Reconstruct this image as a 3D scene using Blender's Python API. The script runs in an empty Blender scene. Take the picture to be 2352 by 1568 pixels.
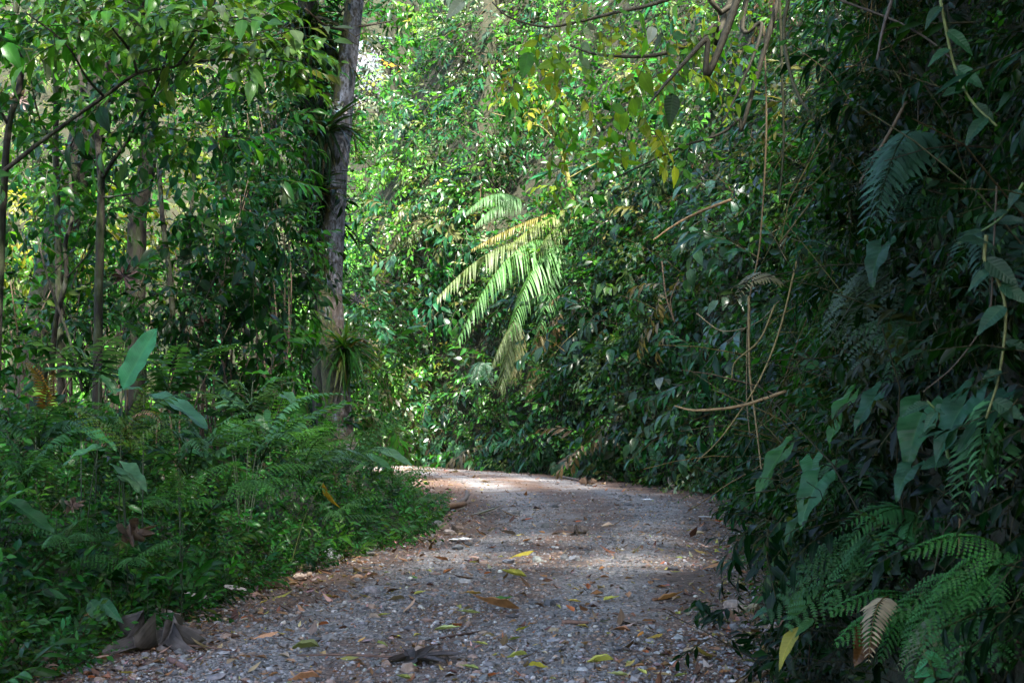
import bpy, math, random
import numpy as np
from mathutils import Vector, Matrix

rng = np.random.default_rng(11)
random.seed(11)
scene = bpy.context.scene
COL = scene.collection

# ------------------------------------------------------------------ camera
# pixel positions below are given in a 2352 x 1568 copy of the photograph
FPX, CX, CY = 3267.0, 1176.0, 784.0
PITCH = math.atan(176 / FPX)
CAMH = 1.3
cam_d = bpy.data.cameras.new('camera')
cam = bpy.data.objects.new('camera', cam_d)
COL.objects.link(cam)
cam.location = (0, 0, CAMH)
cam.rotation_euler = (math.pi / 2 + PITCH, 0, 0)
cam_d.sensor_width = 36
cam_d.lens = 36 * FPX / 2352
cam_d.clip_end = 3000
cam_d.dof.use_dof = True
cam_d.dof.focus_distance = 17
cam_d.dof.aperture_fstop = 11
scene.camera = cam

# ------------------------------------------------------------------ light
SUN_EL = math.radians(52)
SUN_DIR = np.array([0.30, -0.92, 0.0]); SUN_DIR /= np.linalg.norm(SUN_DIR)
SUN_VEC = np.array([SUN_DIR[0] * math.cos(SUN_EL), SUN_DIR[1] * math.cos(SUN_EL), math.sin(SUN_EL)])
world = bpy.data.worlds.new('World')
scene.world = world
world.use_nodes = True
wn = world.node_tree
sky = wn.nodes.new('ShaderNodeTexSky')
sky.sky_type = 'NISHITA'
sky.sun_disc = False
sky.sun_elevation = SUN_EL
sky.sun_rotation = math.atan2(SUN_DIR[0], SUN_DIR[1])
sky.dust_density = 2.0
bg = wn.nodes['Background']
bg.inputs['Strength'].default_value = 0.1
wn.links.new(sky.outputs['Color'], bg.inputs['Color'])
sun_d = bpy.data.lights.new('sun', 'SUN')
sun_d.energy = 4.8
sun_d.angle = math.radians(3.5)
sun_d.color = (1.0, 0.95, 0.86)
sun = bpy.data.objects.new('sun', sun_d)
COL.objects.link(sun)
sun.rotation_euler = Vector(SUN_VEC).to_track_quat('Z', 'Y').to_euler()
sun.location = (20, -20, 40)
vs = scene.view_settings
vs.view_transform = 'Standard'
vs.look = 'None'
vs.gamma = 1
vs.use_curve_mapping = False
vs.exposure = 3.42
cy = scene.cycles
cy.max_bounces = 4
cy.diffuse_bounces = 2
cy.glossy_bounces = 2
cy.transmission_bounces = 3
cy.transparent_max_bounces = 4
cy.use_denoising = True
cy.caustics_reflective = False
cy.caustics_refractive = False
cy.sample_clamp_indirect = 6

# ------------------------------------------------------------------ maths helpers
def _ray(x, y):
    u = (x - CX) / FPX; v = (CY - y) / FPX
    return u, math.cos(PITCH) - math.sin(PITCH) * v, math.sin(PITCH) + math.cos(PITCH) * v

def P(x, y, d):
    u, yw, zw = _ray(x, y); k = d / yw
    return np.array([u * k, d, CAMH + zw * k])

def G(x, y, z0=0.0):
    u, yw, zw = _ray(x, y); k = (z0 - CAMH) / zw
    return np.array([u * k, yw * k, z0])

def project(p):
    p = np.atleast_2d(p)
    q = p - np.array([0, 0, CAMH])
    c, s = math.cos(PITCH), math.sin(PITCH)
    f = q[:, 1] * c + q[:, 2] * s
    up = -q[:, 1] * s + q[:, 2] * c
    f = np.where(f < 0.05, 0.05, f)
    return CX + FPX * q[:, 0] / f, CY - FPX * up / f, f

def unit(v):
    v = np.asarray(v, float)
    return v / (np.linalg.norm(v, axis=-1, keepdims=True) + 1e-12)

def frames(d, up):
    """rotation matrices whose columns are X, Y (= d) and Z (as near to up as it can be)"""
    d = unit(d)
    up = np.broadcast_to(np.asarray(up, float), d.shape) + 1e-4 * rng.normal(size=d.shape)
    x = unit(np.cross(d, up)); z = np.cross(x, d)
    return np.stack([x, d, z], axis=-1)

def _hash(ix, iy, seed):
    h = (ix.astype(np.int64) * 374761393 + iy.astype(np.int64) * 668265263 + seed * 982451653) & 0x7fffffff
    h = ((h ^ (h >> 13)) * 1274126177) & 0x7fffffff
    return ((h ^ (h >> 16)) & 0xffff) / 65535.0

def vnoise(x, y, seed=0):
    ix, iy = np.floor(x), np.floor(y); fx, fy = x - ix, y - iy
    fx = fx * fx * (3 - 2 * fx); fy = fy * fy * (3 - 2 * fy)
    a = _hash(ix, iy, seed); b = _hash(ix + 1, iy, seed); c = _hash(ix, iy + 1, seed); d = _hash(ix + 1, iy + 1, seed)
    return (a * (1 - fx) + b * fx) * (1 - fy) + (c * (1 - fx) + d * fx) * fy

def fbm(x, y, seed=0, oct=4):
    t, a, r = 0.0, 0.5, 0.0
    for i in range(oct):
        r = r + a * vnoise(x * 2 ** i, y * 2 ** i, seed + i * 17); t += a; a *= 0.5
    return r / t

def spline(pts, n):
    pts = np.asarray(pts, float)
    q = np.vstack([2 * pts[0] - pts[1], pts, 2 * pts[-1] - pts[-2]])
    out = []
    m = len(pts) - 1
    for t in np.linspace(0, m, n):
        i = min(int(t), m - 1); f = t - i
        a, b, c, d = q[i], q[i + 1], q[i + 2], q[i + 3]
        out.append(0.5 * (2 * b + (c - a) * f + (2 * a - 5 * b + 4 * c - d) * f * f + (3 * b - a - 3 * c + d) * f ** 3))
    return np.array(out)

# ------------------------------------------------------------------ the road and the lie of the land
REDGE = spline([(1.2, -24), (1.15, -8), (1.15, 0), (1.28, 7), (2.2, 12), (2.9, 17), (3.45, 21), (3.5, 23.5), (2.85, 26.5), (2.0, 29.3),
                (.25, 34), (-2.7, 38.6), (-7, 42), (-14, 45), (-30, 48), (-60, 52)], 240)
LEDGE = spline([(-3, -24), (-2.8, -8), (-2.6, 0), (-2.35, 7), (-1.76, 12), (-1.05, 15.2), (-0.95, 18.5), (-1.3, 24), (-2.3, 31), (-4, 35),
                (-8, 38.5), (-14, 41), (-30, 44), (-60, 48)], 240)

def side_dist(x, y, poly):
    """signed distance to a polyline: positive on its right-hand side"""
    best = np.full(x.shape, 1e9); sgn = np.ones(x.shape)
    for i in range(0, len(poly) - 1):
        ax, ay = poly[i]; bx, by = poly[i + 1]
        dx, dy = bx - ax, by - ay
        t = np.clip(((x - ax) * dx + (y - ay) * dy) / (dx * dx + dy * dy), 0, 1)
        ex, ey = x - ax - t * dx, y - ay - t * dy
        dd = ex * ex + ey * ey
        m = dd < best
        best = np.where(m, dd, best)
        sgn = np.where(m, np.where(dx * ey - dy * ex < 0, 1.0, -1.0), sgn)
    return np.sqrt(best) * sgn

def bank_profile(s, y):
    s = np.maximum(s - 0.35, 0)
    k = np.interp(y, [12, 24], [1.0, 2.2])
    z = np.minimum(s, 1.4) * 4.3
    z = z + np.clip(s - 1.4, 0, 6) * k
    return z + np.clip(s - 7.4, 0, 9) * 0.8 + np.clip(s - 16.4, 0, 60) * 0.3

def sstep(a, b, x):
    t = np.clip((x - a) / (b - a), 0, 1)
    return t * t * (3 - 2 * t)

def road_relief(x, y):
    return 0.05 * (fbm(x * 0.9, y * 0.45, 5, 3) - 0.5) + 0.022 * (fbm(x * 5, y * 3, 9, 3) - 0.5)

def height(x, y):
    x = np.asarray(x, float); y = np.asarray(y, float)
    sr = side_dist(x, y, REDGE)
    sl = -side_dist(x, y, LEDGE)
    n = fbm(x * 0.5, y * 0.5, 3, 4) - 0.5
    zr = bank_profile(sr + 0.9 * n * sstep(0.3, 1.5, sr), y)
    cap = np.interp(x, [-60, -22, -13, -9.0, -6.6, -5.0, -3.8, -2.4, 0], [36, 30, 21, 11, 6.3, 6.3, 12, 24, 60])
    cap = np.where(y > 30, cap, 60)
    zr = cap * (1 - np.exp(-zr / cap)) * np.where(cap > 50, 1, 1.25)
    zr = np.where(sr > 0, zr, 0)
    zl = np.where(sl > 0, (0.32 + 0.25 * n) * sstep(0.0, 1.6, sl) - 0.035 * np.maximum(sl - 3, 0), 0)
    z = zr + np.maximum(zl, -0.6)
    far = np.clip(y - 120, 0, 130) * 0.66
    z = z + far + 18 * (fbm(x * 0.02, y * 0.02, 8, 3) - 0.4) * sstep(120, 190, y)
    return z + road_relief(x, y) * (1 - sstep(60, 80, y))

def hit(x, y, off=0.0):
    """where the view through a pixel meets the ground, off metres short of it"""
    d = np.concatenate([np.arange(1.5, 60, 0.06), np.arange(60, 400, 1.0)])
    u, yw, zw = _ray(x, y)
    k = d / yw
    px, pz = u * k, CAMH + zw * k
    b = np.nonzero(pz < height(px, d))[0]
    dd = d[b[0]] if len(b) else 300.0
    return P(x, y, dd - off)

# ------------------------------------------------------------------ materials
def new_mat(name):
    m = bpy.data.materials.new(name); m.use_nodes = True
    nt = m.node_tree
    for n in list(nt.nodes): nt.nodes.remove(n)
    return m, nt, nt.nodes, nt.links

def leaf_material(name, src='attr', rough=0.4, trans=0.36, veins=0, spec=0.5, depth=0.6):
    m, nt, N, L = new_mat(name)
    out = N.new('ShaderNodeOutputMaterial')
    if src == 'attr':
        a = N.new('ShaderNodeAttribute'); a.attribute_name = 'col'
        base, across = a.outputs['Color'], a.outputs['Alpha']
    else:
        a = N.new('ShaderNodeObjectInfo'); base = a.outputs['Color']
        b = N.new('ShaderNodeAttribute'); b.attribute_name = 'col'; across = b.outputs['Alpha']
        mul = N.new('ShaderNodeMix'); mul.data_type = 'RGBA'; mul.blend_type = 'MULTIPLY'; mul.inputs[0].default_value = 1
        L.new(base, mul.inputs[6]); L.new(b.outputs['Color'], mul.inputs[7]); base = mul.outputs[2]
    # blotches on the blade
    tc = N.new('ShaderNodeNewGeometry')
    nz = N.new('ShaderNodeTexNoise'); nz.inputs['Scale'].default_value = 14; nz.inputs['Detail'].default_value = 3
    L.new(tc.outputs['Position'], nz.inputs['Vector'])
    mr = N.new('ShaderNodeMapRange'); mr.inputs[1].default_value = 0.3; mr.inputs[2].default_value = 0.7
    mr.inputs[3].default_value = 0.72 * depth; mr.inputs[4].default_value = 1.25 * depth
    L.new(nz.outputs['Fac'], mr.inputs[0])
    mx = N.new('ShaderNodeVectorMath'); mx.operation = 'SCALE'
    L.new(base, mx.inputs[0]); L.new(mr.outputs[0], mx.inputs['Scale'])
    # pale midrib
    rib = N.new('ShaderNodeMapRange'); rib.inputs[1].default_value = 0.0; rib.inputs[2].default_value = 0.16
    rib.inputs[3].default_value = 1; rib.inputs[4].default_value = 0
    L.new(across, rib.inputs[0])
    fac = rib.outputs[0]
    if veins:
        uv = N.new('ShaderNodeUVMap'); uv.uv_map = 'UVMap'
        sx = N.new('ShaderNodeSeparateXYZ'); L.new(uv.outputs['UV'], sx.inputs[0])
        ab = N.new('ShaderNodeMath'); ab.operation = 'ABSOLUTE'; L.new(sx.outputs['X'], ab.inputs[0])
        k = N.new('ShaderNodeMath'); k.operation = 'MULTIPLY_ADD'; k.inputs[1].default_value = -0.55
        L.new(ab.outputs[0], k.inputs[0]); L.new(sx.outputs['Y'], k.inputs[2])
        sc = N.new('ShaderNodeMath'); sc.operation = 'MULTIPLY'; sc.inputs[1].default_value = veins
        L.new(k.outputs[0], sc.inputs[0])
        fr = N.new('ShaderNodeMath'); fr.operation = 'PINGPONG'; fr.inputs[1].default_value = 0.5
        L.new(sc.outputs[0], fr.inputs[0])
        vm = N.new('ShaderNodeMapRange'); vm.inputs[1].default_value = 0; vm.inputs[2].default_value = 0.14
        vm.inputs[3].default_value = 0.5; vm.inputs[4].default_value = 0
        L.new(fr.outputs[0], vm.inputs[0])
        mxv = N.new('ShaderNodeMath'); mxv.operation = 'MAXIMUM'
        L.new(fac, mxv.inputs[0]); L.new(vm.outputs[0], mxv.inputs[1]); fac = mxv.outputs[0]
        bump = N.new('ShaderNodeBump'); bump.inputs['Strength'].default_value = 0.35; bump.inputs['Distance'].default_value = 0.008
        L.new(fr.outputs[0], bump.inputs['Height'])
    pale = N.new('ShaderNodeVectorMath'); pale.operation = 'MULTIPLY_ADD'
    pale.inputs[1].default_value = (1.5, 1.35, 1.4); pale.inputs[2].default_value = (0.015, 0.02, 0.01)
    L.new(mx.outputs[0], pale.inputs[0])
    cm = N.new('ShaderNodeMix'); cm.data_type = 'RGBA'
    fm = N.new('ShaderNodeMath'); fm.operation = 'MULTIPLY'; fm.inputs[1].default_value = 0.55
    L.new(fac, fm.inputs[0]); L.new(fm.outputs[0], cm.inputs[0])
    L.new(mx.outputs[0], cm.inputs[6]); L.new(pale.outputs[0], cm.inputs[7])
    pb = N.new('ShaderNodeBsdfPrincipled')
    L.new(cm.outputs[2], pb.inputs['Base Color'])
    pb.inputs['Roughness'].default_value = rough
    pb.inputs['Specular IOR Level'].default_value = spec
    tr = N.new('ShaderNodeBsdfTranslucent')
    tv = N.new('ShaderNodeVectorMath'); tv.operation = 'MULTIPLY'; tv.inputs[1].default_value = (2.3, 2.2, 0.7)
    L.new(cm.outputs[2], tv.inputs[0]); L.new(tv.outputs[0], tr.inputs['Color'])
    if veins: L.new(bump.outputs[0], pb.inputs['Normal'])
    ms = N.new('ShaderNodeMixShader'); ms.inputs[0].default_value = trans
    L.new(pb.outputs[0], ms.inputs[1]); L.new(tr.outputs[0], ms.inputs[2])
    L.new(ms.outputs[0], out.inputs['Surface'])
    return m

def noise_material(name, stops, scale=4, detail=6, rough=0.85, bump=0.4, bump_scale=None, dist=0.02, stretch=(1, 1, 1), spec=0.3):
    m, nt, N, L = new_mat(name)
    out = N.new('ShaderNodeOutputMaterial'); pb = N.new('ShaderNodeBsdfPrincipled')
    L.new(pb.outputs[0], out.inputs['Surface'])
    g = N.new('ShaderNodeTexCoord'); mp = N.new('ShaderNodeMapping'); mp.inputs['Scale'].default_value = stretch
    L.new(g.outputs['Object'], mp.inputs['Vector'])
    nz = N.new('ShaderNodeTexNoise'); nz.inputs['Scale'].default_value = scale; nz.inputs['Detail'].default_value = detail
    nz.inputs['Roughness'].default_value = 0.62
    L.new(mp.outputs[0], nz.inputs['Vector'])
    cr = N.new('ShaderNodeValToRGB')
    el = cr.color_ramp.elements
    el[0].position, el[0].color = stops[0][0], (*stops[0][1], 1)
    el[1].position, el[1].color = stops[-1][0], (*stops[-1][1], 1)
    for p, c in stops[1:-1]:
        e = el.new(p); e.color = (*c, 1)
    L.new(nz.outputs['Fac'], cr.inputs[0]); L.new(cr.outputs[0], pb.inputs['Base Color'])
    pb.inputs['Roughness'].default_value = rough
    pb.inputs['Specular IOR Level'].default_value = spec
    n2 = N.new('ShaderNodeTexNoise'); n2.inputs['Scale'].default_value = bump_scale or scale * 4; n2.inputs['Detail'].default_value = 5
    L.new(mp.outputs[0], n2.inputs['Vector'])
    b = N.new('ShaderNodeBump'); b.inputs['Strength'].default_value = bump; b.inputs['Distance'].default_value = dist
    L.new(n2.outputs['Fac'], b.inputs['Height']); L.new(b.outputs[0], pb.inputs['Normal'])
    return m

def tint_material(name, rough=0.8, bump=0.5, scale=30, src='attr', amount=(0.6, 1.35)):
    m, nt, N, L = new_mat(name)
    out = N.new('ShaderNodeOutputMaterial'); pb = N.new('ShaderNodeBsdfPrincipled')
    L.new(pb.outputs[0], out.inputs['Surface'])
    if src == 'attr':
        a = N.new('ShaderNodeAttribute'); a.attribute_name = 'col'
    else:
        a = N.new('ShaderNodeObjectInfo')
    g = N.new('ShaderNodeNewGeometry')
    nz = N.new('ShaderNodeTexNoise'); nz.inputs['Scale'].default_value = scale; nz.inputs['Detail'].default_value = 4
    L.new(g.outputs['Position'], nz.inputs['Vector'])
    mr = N.new('ShaderNodeMapRange'); mr.inputs[1].default_value = 0.3; mr.inputs[2].default_value = 0.7
    mr.inputs[3].default_value, mr.inputs[4].default_value = amount
    L.new(nz.outputs['Fac'], mr.inputs[0])
    mx = N.new('ShaderNodeVectorMath'); mx.operation = 'SCALE'
    L.new(a.outputs['Color'], mx.inputs[0]); L.new(mr.outputs[0], mx.inputs['Scale'])
    L.new(mx.outputs[0], pb.inputs['Base Color'])
    pb.inputs['Roughness'].default_value = rough
    b = N.new('ShaderNodeBump'); b.inputs['Strength'].default_value = bump; b.inputs['Distance'].default_value = 0.01
    L.new(nz.outputs['Fac'], b.inputs['Height']); L.new(b.outputs[0], pb.inputs['Normal'])
    return m

M = {}
M['leaf'] = leaf_material('leaf', rough=0.3, trans=0.4, spec=0.14, depth=0.6)
M['waxy'] = leaf_material('waxy_leaf', rough=0.3, trans=0.34, spec=0.28, depth=0.66)
M['thin'] = leaf_material('thin_leaf', rough=0.45, trans=0.5, spec=0.3, depth=0.85)
M['fern'] = leaf_material('fern_leaf', 'object', rough=0.42, trans=0.4, spec=0.15, depth=0.85)
M['big'] = leaf_material('broad_leaf', 'object', rough=0.36, trans=0.35, veins=11, spec=0.2, depth=0.9)
M['banana'] = leaf_material('ribbed_leaf', 'object', rough=0.36, trans=0.35, veins=30, spec=0.2, depth=0.95)
M['dead'] = leaf_material('dead_leaf', 'object', rough=0.7, trans=0.12, veins=9, spec=0.25, depth=1.0)
M['litter'] = leaf_material('litter_leaf', rough=0.7, trans=0.1, spec=0.25, depth=1.0)
M['twig'] = tint_material('twig_bark', 0.8, 0.5, 40, 'object')
M['stone'] = tint_material('stone', 0.75, 0.6, 45)
M['stone_o'] = tint_material('loose_stone', 0.75, 0.6, 30, 'object')
M['soil'] = noise_material('mossy_soil', [(0.3, (0.005, 0.006, 0.003)), (0.45, (0.010, 0.015, 0.005)), (0.55, (0.016, 0.013, 0.007)), (0.7, (0.015, 0.028, 0.008))], 5, 8, 0.95, 0.8, 30, 0.03)
M['bark_dark'] = noise_material('dark_mossy_bark', [(0.3, (0.006, 0.005, 0.004)), (0.48, (0.018, 0.015, 0.011)), (0.56, (0.018, 0.026, 0.007)), (0.7, (0.07, 0.068, 0.06))], 9, 8, 0.9, 0.9, 40, 0.02, (1, 1, 0.35))
M['bark_moss'] = noise_material('moss_yellow_bark', [(0.3, (0.03, 0.022, 0.012)), (0.45, (0.09, 0.09, 0.015)), (0.6, (0.12, 0.10, 0.05)), (0.72, (0.2, 0.18, 0.13))], 12, 8, 0.9, 0.9, 50, 0.02, (1, 1, 0.4))
M['paper'] = noise_material('crumpled_paper', [(0.3, (0.6, 0.6, 0.62)), (0.7, (0.82, 0.82, 0.82))], 20, 3, 0.7, 0.6, 30, 0.01)

def white_bark():
    m, nt, N, L = new_mat('pale_lichen_bark')
    out = N.new('ShaderNodeOutputMaterial'); pb = N.new('ShaderNodeBsdfPrincipled')
    L.new(pb.outputs[0], out.inputs['Surface'])
    tc = N.new('ShaderNodeTexCoord')
    mp = N.new('ShaderNodeMapping'); mp.inputs['Scale'].default_value = (1, 1, 0.55); L.new(tc.outputs['Object'], mp.inputs[0])
    def noise(scale, det=6, r=0.6):
        n = N.new('ShaderNodeTexNoise'); n.inputs['Scale'].default_value = scale; n.inputs['Detail'].default_value = det
        n.inputs['Roughness'].default_value = r
        L.new(mp.outputs[0], n.inputs['Vector']); return n
    def ramp(src, stops):
        c = N.new('ShaderNodeValToRGB'); e = c.color_ramp.elements
        e[0].position, e[0].color = stops[0][0], (*stops[0][1], 1); e[1].position, e[1].color = stops[-1][0], (*stops[-1][1], 1)
        for p, q in stops[1:-1]:
            w = e.new(p); w.color = (*q, 1)
        L.new(src, c.inputs[0]); return c.outputs[0]
    def mix(f, a, b):
        x = N.new('ShaderNodeMix'); x.data_type = 'RGBA'
        L.new(f, x.inputs[0]); L.new(a, x.inputs[6]); L.new(b, x.inputs[7]); return x.outputs[2]
    pale = ramp(noise(11, 7).outputs['Fac'], [(0.3, (0.03, 0.028, 0.03)), (0.48, (0.1, 0.1, 0.112)), (0.68, (0.26, 0.27, 0.31))])
    spots = ramp(noise(26, 4).outputs['Fac'], [(0.5, (0, 0, 0)), (0.58, (1, 1, 1))])
    dark = ramp(noise(40, 3).outputs['Fac'], [(0.3, (0.02, 0.018, 0.017)), (0.7, (0.07, 0.06, 0.055))])
    c = mix(spots, pale, dark)
    # brown lower bark and moss on the side away from the light: attribute col.r = moss, col.g = brown
    at = N.new('ShaderNodeAttribute'); at.attribute_name = 'col'
    sp = N.new('ShaderNodeSeparateColor'); L.new(at.outputs['Color'], sp.inputs[0])
    def thresh(src, amt, lo, hi):
        a = N.new('ShaderNodeMath'); a.operation = 'ADD'; L.new(src, a.inputs[0]); L.new(amt, a.inputs[1])
        r = N.new('ShaderNodeMapRange'); r.inputs[1].default_value = lo; r.inputs[2].default_value = hi; L.new(a.outputs[0], r.inputs[0]); return r.outputs[0]
    brown = ramp(noise(18, 6).outputs['Fac'], [(0.3, (0.02, 0.015, 0.01)), (0.55, (0.07, 0.052, 0.042)), (0.72, (0.22, 0.2, 0.19))])
    c = mix(thresh(noise(5, 6).outputs['Fac'], sp.outputs[1], 0.95, 1.05), c, brown)
    moss = ramp(noise(30, 5).outputs['Fac'], [(0.35, (0.012, 0.012, 0.004)), (0.6, (0.06, 0.055, 0.012)), (0.7, (0.1, 0.09, 0.02))])
    c = mix(thresh(noise(7, 7).outputs['Fac'], sp.outputs[0], 0.96, 1.06), c, moss)
    L.new(c, pb.inputs['Base Color']); pb.inputs['Roughness'].default_value = 0.85
    b = N.new('ShaderNodeBump'); b.inputs['Strength'].default_value = 0.7; b.inputs['Distance'].default_value = 0.02
    L.new(noise(35, 6).outputs['Fac'], b.inputs['Height']); L.new(b.outputs[0], pb.inputs['Normal'])
    return m
M['bark_white'] = white_bark()

def road_material():
    m, nt, N, L = new_mat('gravel_road')
    out = N.new('ShaderNodeOutputMaterial'); pb = N.new('ShaderNodeBsdfPrincipled')
    L.new(pb.outputs[0], out.inputs['Surface'])
    g = N.new('ShaderNodeNewGeometry')
    def vor(scale):
        v = N.new('ShaderNodeTexVoronoi'); v.inputs['Scale'].default_value = scale; L.new(g.outputs['Position'], v.inputs['Vector']); return v
    def noise(scale, det=6):
        n = N.new('ShaderNodeTexNoise'); n.inputs['Scale'].default_value = scale; n.inputs['Detail'].default_value = det
        n.inputs['Roughness'].default_value = 0.65
        L.new(g.outputs['Position'], n.inputs['Vector']); return n
    def ramp(src, stops):
        c = N.new('ShaderNodeValToRGB'); e = c.color_ramp.elements
        e[0].position, e[0].color = stops[0][0], (*stops[0][1], 1); e[1].position, e[1].color = stops[-1][0], (*stops[-1][1], 1)
        for p, q in stops[1:-1]:
            w = e.new(p); w.color = (*q, 1)
        L.new(src, c.inputs[0]); return c.outputs[0]
    def mix(f, a, b):
        x = N.new('ShaderNodeMix'); x.data_type = 'RGBA'
        L.new(f, x.inputs[0]); L.new(a, x.inputs[6]); L.new(b, x.inputs[7]); return x.outputs[2]
    v = vor(48)
    sc = N.new('ShaderNodeSeparateColor'); L.new(v.outputs['Color'], sc.inputs[0])
    stone = ramp(sc.outputs[0], [(0.0, (0.05, 0.048, 0.049)), (0.5, (0.155, 0.15, 0.15)), (0.85, (0.28, 0.268, 0.26)), (1.0, (0.3, 0.23, 0.19))])
    soil = ramp(noise(22, 8).outputs['Fac'], [(0.3, (0.034, 0.02, 0.014)), (0.55, (0.12, 0.074, 0.053)), (0.72, (0.24, 0.165, 0.125))])
    at = N.new('ShaderNodeAttribute'); at.attribute_name = 'col'
    sp = N.new('ShaderNodeSeparateColor'); L.new(at.outputs['Color'], sp.inputs[0])
    a = N.new('ShaderNodeMath'); a.operation = 'ADD'; L.new(noise(1.7, 8).outputs['Fac'], a.inputs[0]); L.new(sp.outputs[0], a.inputs[1])
    r = N.new('ShaderNodeMapRange'); r.inputs[1].default_value = 0.82; r.inputs[2].default_value = 1.08; L.new(a.outputs[0], r.inputs[0])
    c = mix(r.outputs[0], stone, soil)
    L.new(c, pb.inputs['Base Color']); pb.inputs['Roughness'].default_value = 0.85
    pb.inputs['Specular IOR Level'].default_value = 0.35
    sub = N.new('ShaderNodeMath'); sub.operation = 'SUBTRACT'; sub.inputs[0].default_value = 1
    L.new(v.outputs['Distance'], sub.inputs[1])
    b1 = N.new('ShaderNodeBump'); b1.inputs['Strength'].default_value = 1.0; b1.inputs['Distance'].default_value = 0.012
    L.new(sub.outputs[0], b1.inputs['Height'])
    b2 = N.new('ShaderNodeBump'); b2.inputs['Strength'].default_value = 0.6; b2.inputs['Distance'].default_value = 0.03
    L.new(noise(14, 8).outputs['Fac'], b2.inputs['Height']); L.new(b1.outputs[0], b2.inputs['Normal'])
    L.new(b2.outputs[0], pb.inputs['Normal'])
    return m
M['road'] = road_material()

# ------------------------------------------------------------------ mesh helpers
class T:
    """a small triangle mesh: V points, F triangles, S 1 on stems, J brightness per point, A distance from the midrib, UV"""
    def __init__(s, V, F, S=None, J=None, A=None, UV=None):
        s.V = np.asarray(V, float); s.F = np.asarray(F, int).reshape(-1, 3); k = len(s.V)
        s.S = np.zeros(k) if S is None else np.asarray(S, float)
        s.J = np.ones(k) if J is None else np.asarray(J, float)
        s.A = np.ones(k) if A is None else np.asarray(A, float)
        s.UV = np.zeros((k, 2)) if UV is None else np.asarray(UV, float)
    def moved(s, R=None, t=(0, 0, 0), sc=1.0, j=1.0):
        V = s.V * sc
        if R is not None: V = V @ np.asarray(R).T
        return T(V + np.asarray(t), s.F, s.S, s.J * j, s.A, s.UV)

def join(ts):
    o, V, F, S, J, A, U = 0, [], [], [], [], [], []
    for t in ts:
        V.append(t.V); F.append(t.F + o); S.append(t.S); J.append(t.J); A.append(t.A); U.append(t.UV); o += len(t.V)
    return T(np.vstack(V), np.vstack(F), np.concatenate(S), np.concatenate(J), np.concatenate(A), np.vstack(U))

STEM = np.array([0.06, 0.055, 0.025])

def to_mesh(name, V, F, rgba=None, uv=None, mat=None, smooth=True):
    me = bpy.data.meshes.new(name)
    nv, nf = len(V), len(F)
    me.vertices.add(nv); me.vertices.foreach_set('co', np.ascontiguousarray(V, np.float32).ravel())
    me.loops.add(nf * 3); me.loops.foreach_set('vertex_index', np.ascontiguousarray(F, np.int32).ravel())
    me.polygons.add(nf)
    me.polygons.foreach_set('loop_start', np.arange(0, nf * 3, 3, dtype=np.int32))
    if smooth: me.polygons.foreach_set('use_smooth', np.ones(nf, bool))
    if rgba is not None:
        at = me.attributes.new('col', 'FLOAT_COLOR', 'POINT')
        at.data.foreach_set('color', np.ascontiguousarray(rgba, np.float32).ravel())
    if uv is not None:
        l = me.uv_layers.new(name='UVMap')
        l.data.foreach_set('uv', np.ascontiguousarray(uv[np.asarray(F).ravel()], np.float32).ravel())
    me.update(calc_edges=True)
    if mat is not None: me.materials.append(mat)
    return me

def link(name, me, parent=None, loc=None, mw=None, color=None):
    o = bpy.data.objects.new(name, me); COL.objects.link(o)
    if parent is not None: o.parent = parent
    if mw is not None: o.matrix_basis = mw
    if loc is not None: o.location = loc
    if color is not None: o.color = (*color, 1)
    return o

def tag(o, label=None, cat=None, group=None, kind=None):
    if label: o['label'] = label
    if cat: o['category'] = cat
    if group: o['group'] = group
    if kind: o['kind'] = kind
    return o

def empty(name, loc, label, cat, group=None):
    o = bpy.data.objects.new(name, None); COL.objects.link(o)
    o.location = tuple(loc); o.empty_display_size = 0.1
    return tag(o, label, cat, group)

def t_mesh(name, t, mat, stem=None):
    """mesh of one template, white where the object colour shows, stem-coloured elsewhere"""
    st = np.array([1.0, 1.0, 1.0]) if stem is None else np.asarray(stem)
    c = np.ones((len(t.V), 3)) * t.J[:, None]
    c = c * (1 - t.S[:, None]) + st * t.S[:, None]
    return to_mesh(name, t.V, t.F, np.hstack([c, t.A[:, None]]), t.UV, mat)

def bulk_mesh(name, batches, mat, origin=(0, 0, 0)):
    VV, FF, CC, o = [], [], [], 0
    for t, pos, R, sc, col in batches:
        n = len(pos)
        if n == 0: continue
        k = len(t.V)
        V = np.einsum('nij,kj->nki', R, t.V) * np.asarray(sc).reshape(n, 1, 1) + np.asarray(pos)[:, None, :]
        c = np.asarray(col)[:, None, :] * t.J[None, :, None]
        c = c * (1 - t.S[None, :, None]) + STEM * t.S[None, :, None]
        a = np.broadcast_to(t.A[None, :, None], (n, k, 1))
        VV.append(V.reshape(-1, 3)); CC.append(np.concatenate([c, a], 2).reshape(-1, 4))
        FF.append((t.F[None] + (np.arange(n) * k)[:, None, None] + o).reshape(-1, 3)); o += n * k
    V = np.vstack(VV) - np.asarray(origin)
    return to_mesh(name, V, np.vstack(FF), np.vstack(CC), None, mat)

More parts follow.
